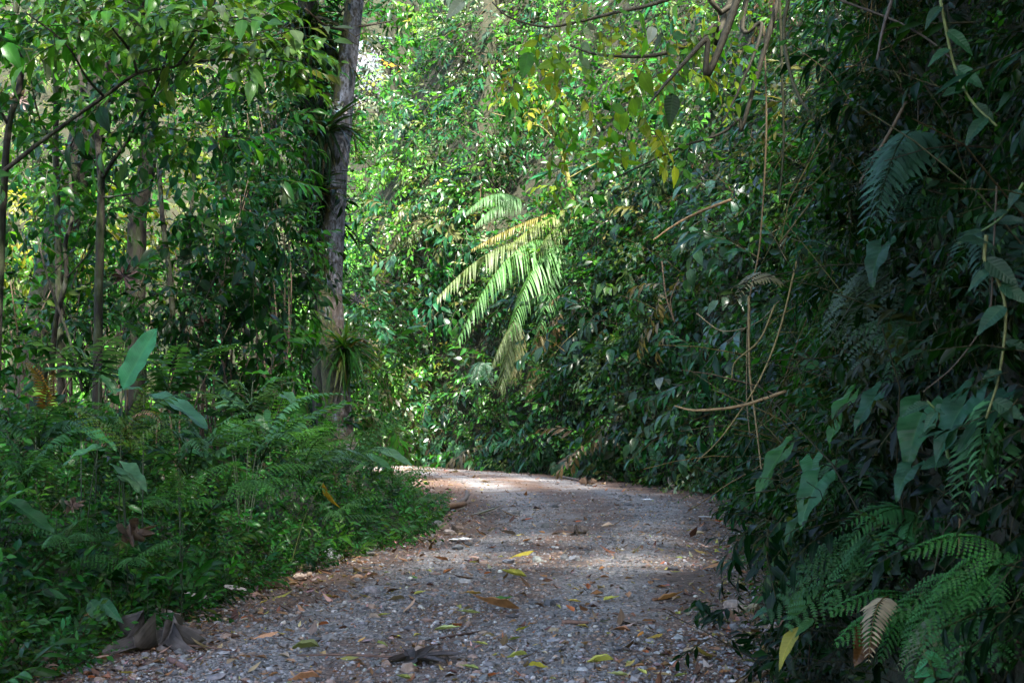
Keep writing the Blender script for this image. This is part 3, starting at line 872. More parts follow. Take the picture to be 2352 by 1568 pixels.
SPECIES = [(SP_O, 0.62, MID, 0.35), (SP_L, 0.7, BLUE, 0.6), (SP_2, 0.38, BRIGHT, 0.1), (SP_G, 0.75, (0.03, 0.08, 0.04), 0.8), (SP_S, 0.55, (0.04, 0.12, 0.02), 0.2), (SP_2, 0.5, DEEP, 0.2),
           (SP_L, 0.5, OLIVE, 0.4), (SP_O, 0.45, PALE, 0.3), (SP_2, 0.3, (0.05, 0.13, 0.02), 0.0), (SP_L, 0.6, (0.1, 0.08, 0.035), 0.9)]
def clumps(nc, y0, y1, x0, x1, scale, rad, per, weights, pmax=1.0, hollow=0.3, bright=1.0, back=0.0):
    """separate plants: each clump has one kind of leaf, one colour and its own bulge"""
    cen, out, _ = bank_points(nc, y0, y1, x0, x1, pmax, 0.6, hollow)
    cen = cen - out * back
    w = np.asarray(weights, float); sp = rng.choice(len(SPECIES), len(cen), p=w / w.sum())
    res = []
    for k, (ts, S, col, hang) in enumerate(SPECIES):
        q = np.nonzero(sp == k)[0]
        if len(q) == 0: continue
        m = max(4, int(per * (0.6 / S) ** 1.3))
        r = rad * rng.uniform(0.55, 1.35, len(q))
        v = unit(rng.normal(size=(len(q), m, 3)) + 0.75 * out[q][:, None] + 0.3 * UPV)
        stretch = np.array([1, 1, 1.15]) 
        pos = cen[q][:, None] + out[q][:, None] * r[:, None, None] * 0.25 + v * (r[:, None] * rng.uniform(0.45, 1.0, (len(q), m)))[..., None] * stretch
        d = v + 0.4 * rng.normal(size=v.shape) - UPV * hang
        n = len(q) * m
        cc = np.abs(np.asarray(col) * bright * rng.uniform(0.6, 1.55, (len(q), 1)) * (1 + 0.1 * rng.normal(size=(len(q), 3))))
        cc = np.repeat(cc, m, 0) * rng.uniform(0.75, 1.25, (n, 1))
        pos = pos.reshape(-1, 3); kk = in_view(pos)
        res += split(ts, pos[kk], frames(d.reshape(-1, 3), UPV + 0.6 * np.repeat(out[q], m, 0) + 0.3 * rng.normal(size=(n, 3)))[kk], (S * scale * np.exp(0.22 * rng.normal(size=n)))[kk], cc[kk])
    return res
# far bank round the bend: a thin base layer and some four hundred overlapping plants
B = []
B += bank_batch(2600, 21, 43, SP_O, 0.52, [MID, DEEP, BLUE], [2, 3, 2], -6, hang=0.35, outmax=0.4)
B += bank_batch(7500, 21, 43, SP_2, 0.4, [MID, DEEP, OLIVE], [2, 3, 1], -6, hang=0.1, outmax=0.4, hollow=0.28)
B += clumps(560, 21, 43, -6, 99, 1.0, 0.75, 13, [3, 3, 2, 1.6, 1.5, 3, 0.8, 0.9, 2, 0.2], bright=1.05, back=0.2)
stuff('bank_vegetation', B, M['waxy'], 'tangled leafy vegetation covering the high bank beyond the bend', 'vegetation')
# behind the trees on the left, leaf colours raised to look sunlit
B = []
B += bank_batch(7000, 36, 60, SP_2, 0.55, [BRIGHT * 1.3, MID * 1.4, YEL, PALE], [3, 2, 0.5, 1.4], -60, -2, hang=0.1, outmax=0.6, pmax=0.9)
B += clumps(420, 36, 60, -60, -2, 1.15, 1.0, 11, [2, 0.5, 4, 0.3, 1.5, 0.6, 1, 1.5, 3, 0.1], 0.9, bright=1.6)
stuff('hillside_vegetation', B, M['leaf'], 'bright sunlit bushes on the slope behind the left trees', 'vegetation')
# the near bank on the right, nearest leaves coloured darker in place of shade
B = []
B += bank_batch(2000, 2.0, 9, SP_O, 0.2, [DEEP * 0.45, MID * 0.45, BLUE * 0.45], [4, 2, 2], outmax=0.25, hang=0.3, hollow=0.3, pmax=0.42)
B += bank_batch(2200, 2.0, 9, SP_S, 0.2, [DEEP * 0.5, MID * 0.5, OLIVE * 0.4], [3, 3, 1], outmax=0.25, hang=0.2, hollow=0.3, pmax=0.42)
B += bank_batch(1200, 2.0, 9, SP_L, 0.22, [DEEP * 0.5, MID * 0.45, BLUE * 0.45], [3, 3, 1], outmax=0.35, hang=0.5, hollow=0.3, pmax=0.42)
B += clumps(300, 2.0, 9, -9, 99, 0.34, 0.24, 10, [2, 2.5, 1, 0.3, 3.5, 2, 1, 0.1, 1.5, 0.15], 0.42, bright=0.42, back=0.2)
B += bank_batch(2600, 9, 24, SP_2, 0.32, [MID, DEEP], [3, 2], outmax=0.4, hang=0.2, pmax=0.7)
B += bank_batch(1600, 9, 24, SP_L, 0.32, [MID, DEEP, BLUE], [3, 2, 2], outmax=0.5, hang=0.4, pmax=0.7)
B += clumps(430, 9, 24, -9, 99, 0.56, 0.42, 12, [2, 3, 2, 0.8, 2, 2, 1, 0.5, 2, 0.2], 0.78, bright=0.9, back=0.4)
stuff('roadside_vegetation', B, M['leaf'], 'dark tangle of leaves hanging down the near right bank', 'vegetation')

# ------------------------------------------------------------------ undergrowth on the left verge
def verge_points(n, d0, d1, depth, lo=-0.1, power=1.8):
    y = (d0 ** (1 - power) + rng.random(n) * (d1 ** (1 - power) - d0 ** (1 - power))) ** (1 / (1 - power))
    xl = np.interp(y, LEDGE[:170, 1], LEDGE[:170, 0])
    s = lo + depth * rng.random(n) ** 1.2
    x = xl - s
    return x, y, s
def verge_batch(n, d0, d1, depth, sprigs, S, palette, weights, hmax=0.6, lo=-0.1, jit=0.3, up=0.6):
    x, y, s = verge_points(n, d0, d1, depth, lo)
    g = height(x, y)
    hh = hmax * sstep(-0.15, 1.7, s) * (0.45 + 0.9 * fbm(x * 0.8, y * 0.8, 41, 3))
    z = g + hh * rng.random(n) ** 0.45 + 0.02
    pos = np.stack([x, y, z], 1); k = in_view(pos); pos = pos[k]; m = len(pos)
    d = rng.normal(size=(m, 3)) * 0.6 + np.array([0.25, -0.25, up])
    return split(sprigs, pos, frames(d, UPV + 0.35 * rng.normal(size=(m, 3)) + np.array([0.2, -0.4, 0])), S * np.exp(0.3 * rng.normal(size=m)), cols(m, palette, weights, jit))
B = []
B += verge_batch(4900, 6.5, 22, 3.4, SP_S, 0.2, [MID, BRIGHT, DEEP, (0.03, 0.15, 0.025)], [3, 2, 1, 3], 0.62)
B += verge_batch(2600, 6.5, 24, 5.0, SP_O, 0.19, [MID, DEEP, BLUE, (0.03, 0.15, 0.025)], [3, 1, 2, 3], 0.85, 0.4)
B += verge_batch(2200, 6.5, 20, 3.0, SP_L, 0.18, [MID, (0.04, 0.16, 0.05), BRIGHT], [3, 2, 2], 0.55, 0.0)
B += verge_batch(2800, 10, 36, 9.0, SP_2, 0.36, [DEEP, MID, BRIGHT], [3, 3, 1], 0.95, 1.5)
stuff('undergrowth', B, M['leaf'], 'low leafy ground cover crowding the left side of the road', 'undergrowth')
# thin weeds on the right road edge
def edge_batch(n, d0, d1, S):
    y = d0 + (d1 - d0) * rng.random(n); xr = np.interp(y, REDGE[:150, 1], REDGE[:150, 0])
    x = xr + 0.2 + 0.3 * rng.normal(size=n) * 0.6
    pos = np.stack([x, y, height(x, y) + 0.02 + 0.12 * rng.random(n)], 1); k = in_view(pos) & (fbm(x * 1.2, y * 1.2, 55, 2) > 0.42); pos = pos[k]; m = len(pos)
    return split(SP_S, pos, frames(rng.normal(size=(m, 3)) * 0.6 + np.array([-0.2, -0.2, 0.7]), UPV + 0.3 * rng.normal(size=(m, 3))), S * np.exp(0.25 * rng.normal(size=m)), cols(m, [MID, BRIGHT, DEEP], [2, 3, 1]))
stuff('roadside_weeds', edge_batch(1500, 9, 36, 0.2), M['thin'], 'fine green weeds along the right edge of the gravel', 'weeds')

# far forest: rounded crowns that read as one mass
nc = 270
cy_ = rng.uniform(122, 255, nc); cx_ = rng.uniform(-0.24, -0.03, nc) * cy_
near = np.arange(nc) < 80
cy_ = np.where(near, rng.uniform(54, 122, nc), cy_); cx_ = np.where(near, rng.uniform(-0.2, -0.05, nc) * cy_, cx_)
cr = rng.uniform(3.0, 6.5, nc) * np.where(near, 0.5, 1.0); k = 22
v = unit(rng.normal(size=(nc, k, 3))) * np.array([1, 1, 0.8])
pos = (np.stack([cx_, cy_, height(cx_, cy_) + cr * 0.9], 1)[:, None] + v * cr[:, None, None]).reshape(-1, 3)
n = len(pos); vv = v.reshape(-1, 3)
far = split(SP_2, pos, frames(vv + 0.5 * rng.normal(size=(n, 3)), UPV + 0.6 * vv), rng.uniform(1.8, 3.4, n) * np.repeat(np.where(near, 0.5, 1.0), k), np.repeat(cols(nc, [MID, DEEP, BLUE], [2, 3, 2]), k, 0))
stuff('distant_forest', far, M['leaf'], 'blue green forest on the distant hillside beyond the gap', 'forest')

# ------------------------------------------------------------------ trees
def px_path(pts):
    return np.array([P(*p) for p in pts])

def crown_batch(blobs, sprigs, S, palette, weights, jit=0.3, flat=0.0, down=0.0):
    """blobs: (x, y, depth, rx px, ry px, half thickness m, count)"""
    pos, dr = [], []
    for x, y, d, rx, ry, th, n in blobs:
        c = P(x, y, d); v = unit(rng.normal(size=(n, 3))) * (rng.random((n, 1)) ** 0.4)
        v2 = v * np.array([rx * d / FPX, th, ry * d / FPX])
        pos.append(c + v2); dr.append(v + rng.normal(size=(n, 3)) * 0.5 + np.array([0, 0, -down]))
    pos = np.vstack(pos); dr = np.vstack(dr); m = len(pos)
    dr[:, 2] *= (1 - flat)
    return split(sprigs, pos, frames(dr, UPV + 0.35 * rng.normal(size=(m, 3))), S * np.exp(0.25 * rng.normal(size=m)), cols(m, palette, weights, jit))

def tree(name, label, paths, mat, crown=None, crown_mat=None, group=None, moss=None, cat='tree', sides=10, color=BROWNSTEM):
    """paths: list of (part name, [(x, y, depth)...], [radii in m]); first is the trunk"""
    first = px_path(paths[0][1])
    base = first[0].copy()
    e = empty(name, base, label, cat, group)
    for part, pts, rad in paths:
        p = px_path(pts) - base
        me = twig_mesh(part, p, rad, sides if part == 'trunk' else 6, mat, wob=0.2)
        link(part, me, e, color=color)
    if crown:
        link('crown', bulk_mesh('crown', crown, crown_mat or M['leaf'], base), e)
    return e

# the pale leaning tree
def white_tree():
    pts = [(790, 1040, 22), (776, 960, 22), (770, 860, 22), (760, 740, 22), (758, 650, 22), (764, 540, 22), (770, 440, 22), (780, 330, 22), (792, 200, 22), (808, 60, 22), (822, -60, 22), (850, -320, 22.3), (880, -700, 22.5)]
    p = px_path(pts); p[0, 2] = height(p[0, 0:1], p[0, 1:2])[0] - 0.1
    base = p[0].copy()
    e = empty('pale_barked_tree', base, 'tall leaning tree with white lichen-spotted bark beside the road bend', 'tree')
    q = spline(p - base, 60); r = np.interp(np.linspace(0, 1, 60), [0, 0.06, 0.14, 0.3, 0.6, 1], [0.3, 0.23, 0.215, 0.195, 0.165, 0.12])
    t = tube(q, r, 16, 0.07)
    # where moss and brown bark grow: moss on the left-hand side, brown on the lower trunk
    k = np.repeat(np.arange(60), 16); k = np.append(k, [0, 59])
    side = (t.V[:, 0] - q[k, 0]) / r[k]
    hgt = t.V[:, 2]
    moss = np.interp(side, [-1, -0.4, 0.1, 1], [0.8, 0.64, 0.46, 0.3]) + np.interp(hgt, [0, 1.5, 2.5, 4.0, 7, 8.5], [0.05, 0.05, 0.02, -0.16, -0.06, 0.02])
    brown = np.interp(hgt, [0, 1.2, 2.2, 3.0, 3.8, 5.2, 6.2, 9], [0.62, 0.52, 0.6, 0.55, 0.28, 0.3, 0.38, 0.4])
    rgba = np.stack([moss, brown, 0 * moss, 1 + 0 * moss], 1)
    link('trunk', to_mesh('trunk', t.V, t.F, rgba, None, M['bark_white']), e)
    for pp, rr in (([(812, 62, 22), (850, 58, 21.8), (905, 48, 21.5)], (0.02, 0.008)), ([(806, 90, 22), (830, 78, 21.8), (845, 70, 21.8)], (0.012, 0.006)),
                   ([(800, 70, 22), (750, 60, 21.6), (700, 20, 21.2)], (0.03, 0.012)), ([(866, -500, 22.4), (700, -620, 20), (520, -700, 18)], (0.08, 0.03)), ([(870, -600, 22.5), (1000, -720, 22), (1150, -820, 21)], (0.07, 0.03))):
        link('branch', twig_mesh('branch', px_path(pp) - base, rr, 6), e, color=BROWNSTEM)
    cb = crown_batch([(860, -850, 22, 420, 330, 3.0, 700), (560, -720, 18, 300, 200, 2.5, 400), (1080, -850, 21, 300, 220, 2.5, 300)], SP_2, 0.8, [MID, BRIGHT, DEEP], [2, 2, 1])
    link('crown', bulk_mesh('crown', cb, M['leaf'], base), e)
white_tree()

STRAP = [leaf_t(1, w, 7, 0.5, d, 'strap', tw) for w, d, tw in ((0.05, 0.35, 0.3), (0.06, 0.7, -0.3), (0.045, 1.1, 0.2), (0.055, 0.15, 0.1))]
def tuft(name, label, pos, L, n, lean, color, group='strap-leaved epiphytes'):
    pos = np.asarray(pos, float)
    a = rng.random(n) * 2 * math.pi
    d = np.stack([np.cos(a), np.sin(a), rng.normal(size=n) * 0.5 + 0.45], 1) + np.asarray(lean)
    hangers = rng.random(n) < 0.3; d[hangers] = d[hangers] * 0.5 + np.array([0, -0.3, -1.0])
    b = split(STRAP, np.tile(pos, (n, 1)) + rng.normal(size=(n, 3)) * 0.05, frames(d, UPV + 0.2 * rng.normal(size=(n, 3))), L * rng.uniform(0.6, 1.15, n), cols(n, color, [3, 1, 1][:len(color)], 0.25))
    e = empty(name, pos, label, 'epiphyte', group)
    link('rosette', bulk_mesh('rosette', b, M['leaf'], pos), e)
    root = tube(np.array([[0, 0, -0.16], [0, 0, 0], [0, 0, 0.08]]), [0.05, 0.09, 0.03], 8, 0.3)
    link('root_ball', to_mesh('root_ball', root.V, root.F, None, None, M['bark_dark']), e)
tuft('bromeliad', 'grass-like tuft growing low on the white trunk above the undergrowth', P(792, 800, 21.75), 0.75, 130, (0.25, -0.25, 0.1), [(0.025, 0.1, 0.015), (0.05, 0.13, 0.02), (0.12, 0.11, 0.03)])
tuft('bromeliad', 'dark strap-leaved tuft on the left side of the white trunk near its lichen patch', P(742, 300, 21.7), 0.85, 110, (-0.1, -0.1, 0.25), [(0.012, 0.045, 0.014), (0.03, 0.07, 0.02), (0.05, 0.05, 0.02)])
tuft('bromeliad', 'small strap-leaved tuft behind the right side of the white trunk', P(800, 300, 22.5), 0.5, 50, (0.4, 0.0, 0.0), [(0.04, 0.1, 0.03), (0.07, 0.13, 0.03), (0.1, 0.1, 0.03)])
tuft('bromeliad', 'dark hanging tuft at the top of the epiphyte-clad trunk', P(700, 60, 21.9), 0.9, 110, (0.1, -0.3, -0.1), [(0.012, 0.04, 0.012), (0.04, 0.07, 0.02), (0.07, 0.06, 0.03)])
tuft('bromeliad', 'dark drooping tuft halfway down the epiphyte-clad trunk', P(722, 430, 21.8), 0.7, 110, (0, -0.3, -0.3), [(0.012, 0.04, 0.014), (0.03, 0.06, 0.02), (0.05, 0.05, 0.02)])
# lichen bracket on the pale trunk
n = 46
pos = np.stack([rng.uniform(762, 792, n), rng.uniform(232, 256, n)], 1)
pos = np.array([P(a, b, 21.84) for a, b in pos])
br = split([leaf_t(1, 0.9, 3, 0.4, 0.3, 'obov')], pos, frames(np.array([0, -0.6, -0.4]) + 0.6 * rng.normal(size=(n, 3)), UPV), rng.uniform(0.05, 0.1, n), cols(n, [(0.45, 0.45, 0.42), (0.3, 0.3, 0.27)], [2, 1], 0.15))
tag(link('lichen_rosette', bulk_mesh('lichen_rosette', br, M['litter'])), 'ruffled grey lichen clump on the upper white trunk', 'lichen')

# the trunk clad in epiphytes left of it
e = tree('epiphyte_clad_tree', 'dark tree trunk clad in epiphytes just left of the white-barked tree',
     [('trunk', [(762, 1010, 22.4), (748, 900, 22.3), (740, 700, 22.3), (735, 560, 22.3), (728, 400, 22.3), (720, 250, 22.3), (712, 100, 22.3), (704, -80, 22.3), (690, -400, 22.3)], (0.22, 0.19, 0.18, 0.17, 0.15)),
      ('branch', [(708, 100, 24), (760, 60, 23.5), (790, 20, 23)], (0.04, 0.015))], M['bark_dark'],
     crown_batch([(708, 120, 22.1, 42, 150, 0.3, 120), (726, 470, 22.0, 34, 200, 0.3, 150), (640, -300, 22.5, 300, 200, 2, 200)], SP_L, 0.42, [DEEP * 0.7, DEEP, OLIVE * 0.5], [3, 1, 1], down=0.9))

# left-hand trees
tree('slender_tree', 'straight thin trunk with a fork, nearest of the left trees',
     [('trunk', [(222, 980, 11), (224, 830, 11), (228, 640, 11), (230, 533, 11), (232, 410, 11), (222, 308, 11), (198, 246, 11), (185, 171, 11), (178, 40, 11), (170, -200, 11)], (0.038, 0.034, 0.03, 0.026, 0.018, 0.012)),
      ('branch', [(233, 412, 11), (262, 366, 10.9), (297, 318, 10.8), (328, 260, 10.6), (362, 191, 10.4), (395, 90, 10.2)], (0.02, 0.016, 0.01)),
      ('branch', [(297, 318, 10.8), (350, 292, 10.6), (420, 300, 10.4)], (0.009, 0.005)),
      ('branch', [(232, 455, 11), (320, 442, 10.8), (350, 425, 10.6)], (0.008, 0.005))], M['bark_dark'],
     crown_batch([(330, 230, 10.5, 150, 90, 0.6, 46), (190, 120, 11, 130, 120, 0.7, 50), (430, 300, 10.5, 90, 60, 0.5, 24)], SP_G, 0.26, [MID, BLUE, BRIGHT], [2, 2, 2]))
tree('slender_tree', 'thin grey sapling stem standing left of the forked thin tree',
     [('trunk', [(142, 960, 12.5), (140, 850, 12.5), (134, 640, 12.5), (133, 533, 12.5), (128, 342, 12.5), (128, 171, 12.5), (118, -100, 12.5)], (0.034, 0.03, 0.026, 0.02)),
      ('branch', [(128, 342, 12.5), (90, 270, 12.2), (70, 180, 12)], (0.012, 0.006)), ('branch', [(130, 400, 12.5), (165, 330, 12.2), (180, 280, 12)], (0.01, 0.005))], M['bark_dark'],
     crown_batch([(110, 150, 12.3, 150, 130, 0.8, 60), (60, 420, 12.3, 90, 60, 0.6, 14)], SP_G, 0.27, [MID, BRIGHT, BLUE], [2, 2, 1]))
tree('slender_tree', 'wavering thin stem at the left edge of the picture',
     [('trunk', [(-10, 900, 10), (0, 640, 10), (8, 450, 10), (20, 290, 10), (48, 171, 10), (34, 0, 10), (30, -200, 10)], (0.03, 0.026, 0.022, 0.016)),
      ('branch', [(20, 290, 10), (-30, 200, 9.8), (-80, 150, 9.6)], (0.012, 0.006))], M['bark_dark'],
     crown_batch([(20, 60, 10, 110, 110, 0.6, 40), (-30, 330, 9.8, 70, 120, 0.5, 26), (10, 800, 9.6, 60, 90, 0.5, 16)], SP_G, 0.25, [MID, BRIGHT, DEEP], [2, 2, 1]))
tree('broad_leaved_tree', 'tree with long arching branch of large pale-topped leaves over the left trunks',
     [('trunk', [(-120, 900, 9.5), (-90, 620, 9.5), (-30, 440, 9.5), (55, 356, 9.5), (137, 294, 9.5), (239, 222, 9.5), (315, 169, 9.5), (370, 158, 9.5), (410, 147, 9.5), (455, 80, 9.4), (492, 10, 9.3), (500, -80, 9.2)], (0.022, 0.018, 0.014, 0.012, 0.01, 0.008, 0.005)),
      ('branch', [(410, 147, 9.5), (460, 141, 9.5), (513, 137, 9.4), (560, 138, 9.3), (612, 135, 9.2), (680, 145, 9.1)], (0.012, 0.008, 0.005)),
      ('branch', [(315, 169, 9.5), (300, 120, 9.4), (262, 70, 9.2), (230, 20, 9)], (0.011, 0.005)),
      ('branch', [(239, 222, 9.5), (200, 180, 9.3), (150, 100, 9.1), (60, 30, 9)], (0.01, 0.005)),
      ('branch', [(460, 60, 9.4), (540, 40, 9.2), (600, 60, 9)], (0.008, 0.004))], M['bark_dark'],
     crown_batch([(470, 70, 9.3, 200, 80, 0.7, 90), (630, 120, 9.2, 95, 60, 0.5, 34), (250, 40, 9.2, 190, 80, 0.7, 60), (80, 40, 9.2, 130, 80, 0.7, 40), (420, -60, 9.3, 300, 80, 0.8, 60)], SP_G, 0.27, [BRIGHT, (0.08, 0.18, 0.03), (0.05, 0.15, 0.02), PALE], [3, 2, 2, 1], flat=0.8, down=-0.3), M['waxy'])
tree('forest_tree', 'thick dark lichen-blotched trunk behind the forked thin tree',
     [('trunk', [(312, 960, 17), (310, 760, 17), (312, 600, 17), (318, 479, 17), (342, 342, 17), (330, 205, 17), (328, 85, 17), (318, -100, 17), (310, -400, 17)], (0.13, 0.12, 0.105, 0.1, 0.09, 0.08)),
      ('branch', [(335, 250, 17), (400, 180, 16.6), (480, 90, 16)], (0.03, 0.012)), ('branch', [(318, 479, 17), (260, 420, 16.7), (200, 400, 16.4)], (0.02, 0.01))], M['bark_dark'],
     crown_batch([(420, 120, 16.5, 200, 110, 1.2, 110), (200, 330, 16.5, 130, 90, 1, 50), (300, -250, 17, 400, 160, 2, 160)], SP_O, 0.36, [MID, DEEP, BLUE], [2, 2, 2]))
thin = [('dark leaning pole stem right of the thick lichen-blotched trunk', [(400, 960, 14), (402, 880, 14), (398, 780, 14), (392, 650, 14), (375, 520, 14.2), (365, 380, 14.4)], 0.035),
        ('slim crooked stem between the thick trunk and the dark tangle', [(432, 960, 14.6), (430, 860, 14.6), (418, 740, 14.6), (430, 620, 14.8), (440, 470, 15), (450, 330, 15)], 0.03),
        ('thin upright stem deep in the shade under the broad shrubs', [(520, 960, 17), (515, 800, 17), (508, 640, 17), (512, 480, 17), (520, 300, 17)], 0.04),
        ('mossy slanting stem close to the left of the epiphyte-clad trunk', [(640, 950, 20), (632, 780, 20), (628, 600, 20), (622, 420, 20), (628, 260, 20)], 0.07),
        ('dark twisted climbing stem between the two thinnest left trunks', [(118, 860, 12), (128, 740, 11.9), (152, 640, 11.8), (150, 560, 11.8), (166, 500, 11.8), (160, 400, 12)], 0.022),
        ('very thin bare stem slanting across the far left shade', [(190, 900, 11.5), (160, 780, 11.5), (110, 640, 11.6), (80, 520, 11.7)], 0.012)]
for lab, pts, r in thin:
    x, y, d = pts[-1]
    tree('sapling', lab, [('trunk', pts, (r, r * 0.9, r * 0.6)), ('branch', [pts[2], ((pts[2][0] + 60), pts[2][1] - 70, pts[2][2] - 0.2), (pts[2][0] + 100, pts[2][1] - 150, pts[2][2] - 0.3)], (r * 0.35, r * 0.15))], M['bark_dark'],
         crown_batch([(x, y - 30, d, 80, 70, 0.6, 22), (pts[2][0] + 95, pts[2][1] - 150, d, 50, 40, 0.4, 9)], SP_O, 0.3, [MID, DEEP, BLUE], [2, 2, 2]), group='saplings in the left shade')

# shrubs of the left understorey: stem + foliage
def shrub(label, x, y, d, rx, ry, th, n, sprigs, S, palette, w, mat='leaf', name='shrub', group='understorey shrubs', down=0.2, root=None):
    c = P(x, y, d)
    base = np.array([c[0], c[1], height(c[0:1], c[1:2])[0]]) if root is None else np.asarray(root)
    e = empty(name, base, label, 'shrub', group)
    k = 5
    for i in range(k):
        a = c + rng.normal(size=3) * np.array([rx * d / FPX, th, ry * d / FPX]) * 0.45
        link('stem', twig_mesh('stem', [np.zeros(3), (c - base) * 0.5 + rng.normal(size=3) * 0.12, a - base], (0.014, 0.005), 5), e, color=BROWNSTEM)
    link('foliage', bulk_mesh('foliage', crown_batch([(x, y, d, rx, ry, th, n)], sprigs, S, palette, w, down=down), M[mat], base), e)
    return e
US = [('dim blue-leaved shrub filling the middle of the left trees', 480, 430, 15, 130, 130, 0.9, 80, SP_O, 0.36, [BLUE * 1.5, MID * 1.4, BRIGHT], [3, 2, 1]),
      ('glossy shrub leaning against the dark tuft left of the white trunk', 610, 370, 18, 70, 130, 0.9, 110, SP_L, 0.36, [MID, BLUE, PALE], [2, 3, 1]),
      ('dense green shrub left of the white trunk at mid height', 640, 590, 18.5, 90, 110, 0.9, 110, SP_O, 0.36, [MID, DEEP, BLUE], [3, 2, 1]),
      ('dark shrub with large drooping leaves below the blue-leaved shrub', 520, 620, 14.5, 110, 90, 0.7, 60, SP_G, 0.4, [DEEP, BLUE, MID], [3, 2, 1]),
      ('dusky shrub in the shade above the upright banana-like leaf', 420, 720, 13.5, 100, 90, 0.7, 80, SP_O, 0.3, [DEEP, MID, BLUE], [3, 2, 1]),
      ('shaded shrub behind the broad heart-leaved stems', 560, 800, 15, 110, 90, 0.8, 90, SP_O, 0.3, [DEEP, MID], [2, 3]),
      ('pale-tipped flowering shrub close to the foot of the white trunk', 660, 720, 19.5, 60, 110, 0.8, 90, SP_L, 0.36, [MID, PALE, BRIGHT], [3, 1, 1]),
      ('dark low shrub between the thin trunks and the fern bed', 180, 770, 12.5, 120, 70, 0.7, 70, SP_O, 0.27, [DEEP, MID], [3, 2]),
      ('leafy shrub at the left edge above the fern bed', 30, 680, 12.5, 80, 90, 0.7, 60, SP_O, 0.28, [MID, BRIGHT, DEEP], [2, 1, 1]),
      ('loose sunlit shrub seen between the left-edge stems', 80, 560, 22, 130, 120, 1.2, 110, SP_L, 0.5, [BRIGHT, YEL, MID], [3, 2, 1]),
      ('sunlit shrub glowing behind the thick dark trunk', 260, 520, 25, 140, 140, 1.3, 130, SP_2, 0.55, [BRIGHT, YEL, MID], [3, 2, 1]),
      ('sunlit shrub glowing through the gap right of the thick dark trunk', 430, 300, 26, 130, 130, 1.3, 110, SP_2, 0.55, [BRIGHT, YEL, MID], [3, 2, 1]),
      ('small-leaved bush right beside the foot of the white trunk', 850, 900, 27, 60, 90, 0.8, 110, SP_2, 0.45, [MID, BRIGHT, OLIVE], [3, 1, 1]),
      ('bushy shrub with fine leaves behind the grass-like tuft', 870, 760, 30, 70, 110, 1.0, 160, SP_2, 0.5, [MID, BRIGHT, OLIVE], [3, 1, 1]),
      ('pale bush spilling over the far end of the left verge', 900, 1010, 30, 60, 45, 0.8, 90, SP_2, 0.4, [BRIGHT, PALE, MID], [3, 2, 1]),
      ('dark bush standing right behind the white trunk base', 700, 900, 24, 70, 80, 0.8, 110, SP_2, 0.45, [DEEP, MID], [2, 2]),
      ('leafy shrub between the two thinnest left trunks', 170, 480, 14, 100, 130, 0.8, 80, SP_O, 0.32, [MID * 1.3, BRIGHT, BLUE], [3, 2, 1]),
      ('shaded shrub at mid height left of the mossy slanting stem', 570, 500, 16.5, 90, 130, 0.9, 100, SP_L, 0.38, [DEEP, MID, BLUE], [2, 2, 2]),
      ('dark shrub behind the forked thin tree base', 260, 680, 14.5, 110, 100, 0.8, 90, SP_O, 0.32, [DEEP, MID], [3, 2]),
      ('deep green shrub below the pale-tipped flowering shrub', 600, 880, 17, 90, 60, 0.8, 80, SP_O, 0.33, [DEEP, MID, BRIGHT], [2, 3, 1]),
      ('small-leaved shrub near the top left of the epiphyte-clad trunk', 610, 230, 17.5, 80, 110, 0.8, 90, SP_2, 0.36, [MID, DEEP, BLUE], [2, 2, 1])]
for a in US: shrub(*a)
# ------------------------------------------------------------------ plants of the left verge
def fern(label, root, n, L, color, meshes, group='ferns in the left verge', az=(0, 2 * math.pi), el=(0.15, 0.8), dead=None, name='fern'):
    root = np.asarray(root, float)
    e = empty(name, root, label, 'fern', group)
    for i in range(n):
        a = az[0] + (az[1] - az[0]) * (i + random.uniform(0.1, 0.9)) / n; q = random.uniform(*el); l = L * random.uniform(0.75, 1.15)
        tip = root + l * np.array([math.cos(a) * math.cos(q), math.sin(a) * math.cos(q), math.sin(q)])
        c = np.array(color) * random.uniform(0.75, 1.3)
        if dead is not None and random.random() < 0.25: c = np.array(dead)
        put('frond', random.choice(meshes), e, root, tip, c, UPV, root)
    return e

